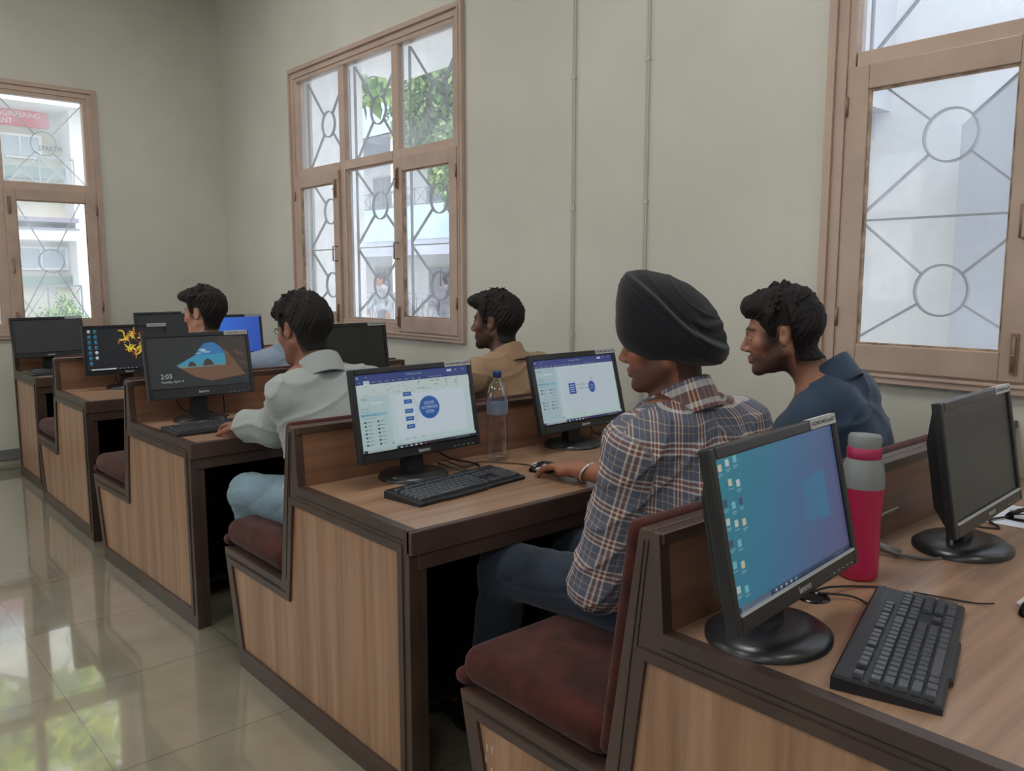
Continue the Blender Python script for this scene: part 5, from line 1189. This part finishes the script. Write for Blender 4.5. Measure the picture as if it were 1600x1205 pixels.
for s in (-1,1):
    mb.tube([tuple(H5-o5+R5@np.array((s*.033+.023*math.cos(2*math.pi*k/20),.104,.004+.018*math.sin(2*math.pi*k/20)))) for k in range(20)],.0018,6,closed=True); mb.tube([tuple(H5-o5+R5@np.array(p)) for p in ((s*.056,.102,.010),(s*.072,.05,.010),(s*.080,-.01,.010))],.0018,6)
mb.tube([tuple(H5-o5+R5@np.array(p)) for p in ((-.010,.104,.008),(0,.108,.010),(.010,.104,.008))],.0016,6); mb.build('glasses',mat('glasses_frame',(24,24,26),.35),b5)
# --- man far left
J=seated(1.610,4.20,R(4),.07,(1.628,4.27,1.226),None,seat=.522,sw=.18,nz=1.055)
J.update(elL=(1.40,4.46,.815),wrL=(1.46,4.74,.805),elR=(1.84,4.44,.815),wrR=(1.78,4.72,.805))
S=dict(J=J,yaw=R(4),head_rot=(R(34),R(6),R(0)),h=.0055,hc=.008,seed=41,trouser_mat=cloth_mat('black_trousers',(40,40,44)),shirt_mat=cloth_mat('grey_shirt',(120,124,132),.85,1000.,.03),skin=(184,136,112),beard=.0,mous=0,
    hair=dict(blobs=QUIFF+[((0,.106,.100),(.040,.028,.026))],vol=1.07,clump=.0025,back=1.05,low=-.05),handR=dict(d=(0,1,-.05),n=(0,0,-1)),handL=dict(d=(0,1,-.05),n=(0,0,-1)))
person('person with a black quiff, only the head showing above the 2:03 monitor',S)
# --- two people walking far outside the middle window
def walker(x,y,yaw,label,sm,tm,seed,hf):
    B=np.array(Matrix.Rotation(yaw,3,'Z')); W=lambda p:np.array([x,y,-.2])+B@np.array(p,float)
    J=dict(pel=W((0,0,.95)),neck=W((0,.02,1.45)),head=W((0,.04,1.60)),shL=W((-.18,.01,1.39)),shR=W((.18,.01,1.39)),elL=W((-.22,-.10,1.12)),elR=W((.22,.10,1.12)),wrL=W((-.22,-.02,.88)),wrR=W((.22,.26,.92)),
        hipL=W((-.09,0,.92)),hipR=W((.09,0,.92)),knL=W((-.09,.16,.52)),knR=W((.09,.0,.50)),anL=W((-.09,.28,.10)),anR=W((.09,-.25,.12)))
    S=dict(J=J,yaw=yaw,head_rot=(yaw,0,0),h=.011,hc=.012,seed=seed,z0=-.2,trouser_mat=tm,shirt_mat=sm,skin=(150,108,84),foot=tuple(B[:,1]),hair=dict(blobs=QUIFF),handR=dict(d=tuple(B@np.array((0,.5,-1))),n=tuple(B@np.array((-1,0,0)))),handL=dict(d=tuple(B@np.array((0,.2,-1))),n=tuple(B@np.array((1,0,0)))),collar=0,shirt_z=.70,group='people walking outside')
    person(label,S)
walker(9.9,15.6,R(80),'person in a pale shirt walking outside, seen through the middle column of the window',cloth_mat('walker_shirt',(140,146,152)),cloth_mat('walker_trousers',(84,88,96)),51,0)
walker(9.8,13.1,R(-95),'person in a dark shirt walking outside, seen through the right column of the window',cloth_mat('walker_dark_shirt',(92,88,96)),cloth_mat('walker_grey_trousers',(104,104,110)),57,0)
# ------------------------------------------------------------------ light and output
w=bpy.data.worlds.new('world'); scene.world=w; w.use_nodes=True; nt=w.node_tree; bg=nt.nodes['Background']
tc=N(nt,'ShaderNodeTexCoord'); sx=N(nt,'ShaderNodeSeparateXYZ'); L(nt,tc.outputs['Generated'],sx.inputs[0])
r=ramp(nt,sx.outputs['Z'],[(0.,(232,234,238)),(.5,(224,232,244)),(1.,(206,220,244))]); L(nt,r.outputs[0],bg.inputs[0]); bg.inputs[1].default_value=WORLD
sl=bpy.data.lights.new('sun','SUN'); sl.energy=SUN; sl.angle=R(6); sl.color=(1,.96,.9); so=bpy.data.objects.new('sun',sl); COL.objects.link(so); so.rotation_euler=(R(28),R(-12),R(20)); so.location=(0,0,20)
# unseen ceiling lights, added to brighten the room
for i,(x,y) in enumerate(((-2.,-1.8),(1.2,-1.8),(-2.,1.6),(1.2,1.6),(-2.,5.),(1.2,5.))):
    t=thing('fill_light','added fill light on the ceiling, out of view','fill light',(x,y,ZC),0,'added ceiling fill lights')
    mb=MB(); mb.rbox(-.62,.62,-.05,.05,-.06,0,.01); mb.build('housing',mat('fitting_white',(220,220,220),.5),t)
    mb=MB(); mb.tube([(-.58,0,-.085),(.58,0,-.085)],.013,10); mb.build('tube',mat('fill_glow',(255,255,255),.4,emit=(250,252,255),estr=2.),t)
    a=bpy.data.lights.new('fill_lamp','AREA'); a.shape='RECTANGLE'; a.size=1.3; a.size_y=.5; a.energy=FILL; a.color=(1,.985,.94); o=bpy.data.objects.new('fill_lamp',a); COL.objects.link(o); o.location=(x,y,ZC-.11)
vs_=scene.view_settings; vs_.view_transform='Standard'; vs_.look='None'; vs_.gamma=1.; vs_.use_curve_mapping=False; vs_.exposure=EXPO
scene.cycles.max_bounces=8; scene.cycles.use_denoising=True; scene.cycles.transparent_max_bounces=16; scene.cycles.sample_clamp_indirect=6.
scene.cycles.caustics_reflective=False; scene.cycles.caustics_refractive=False
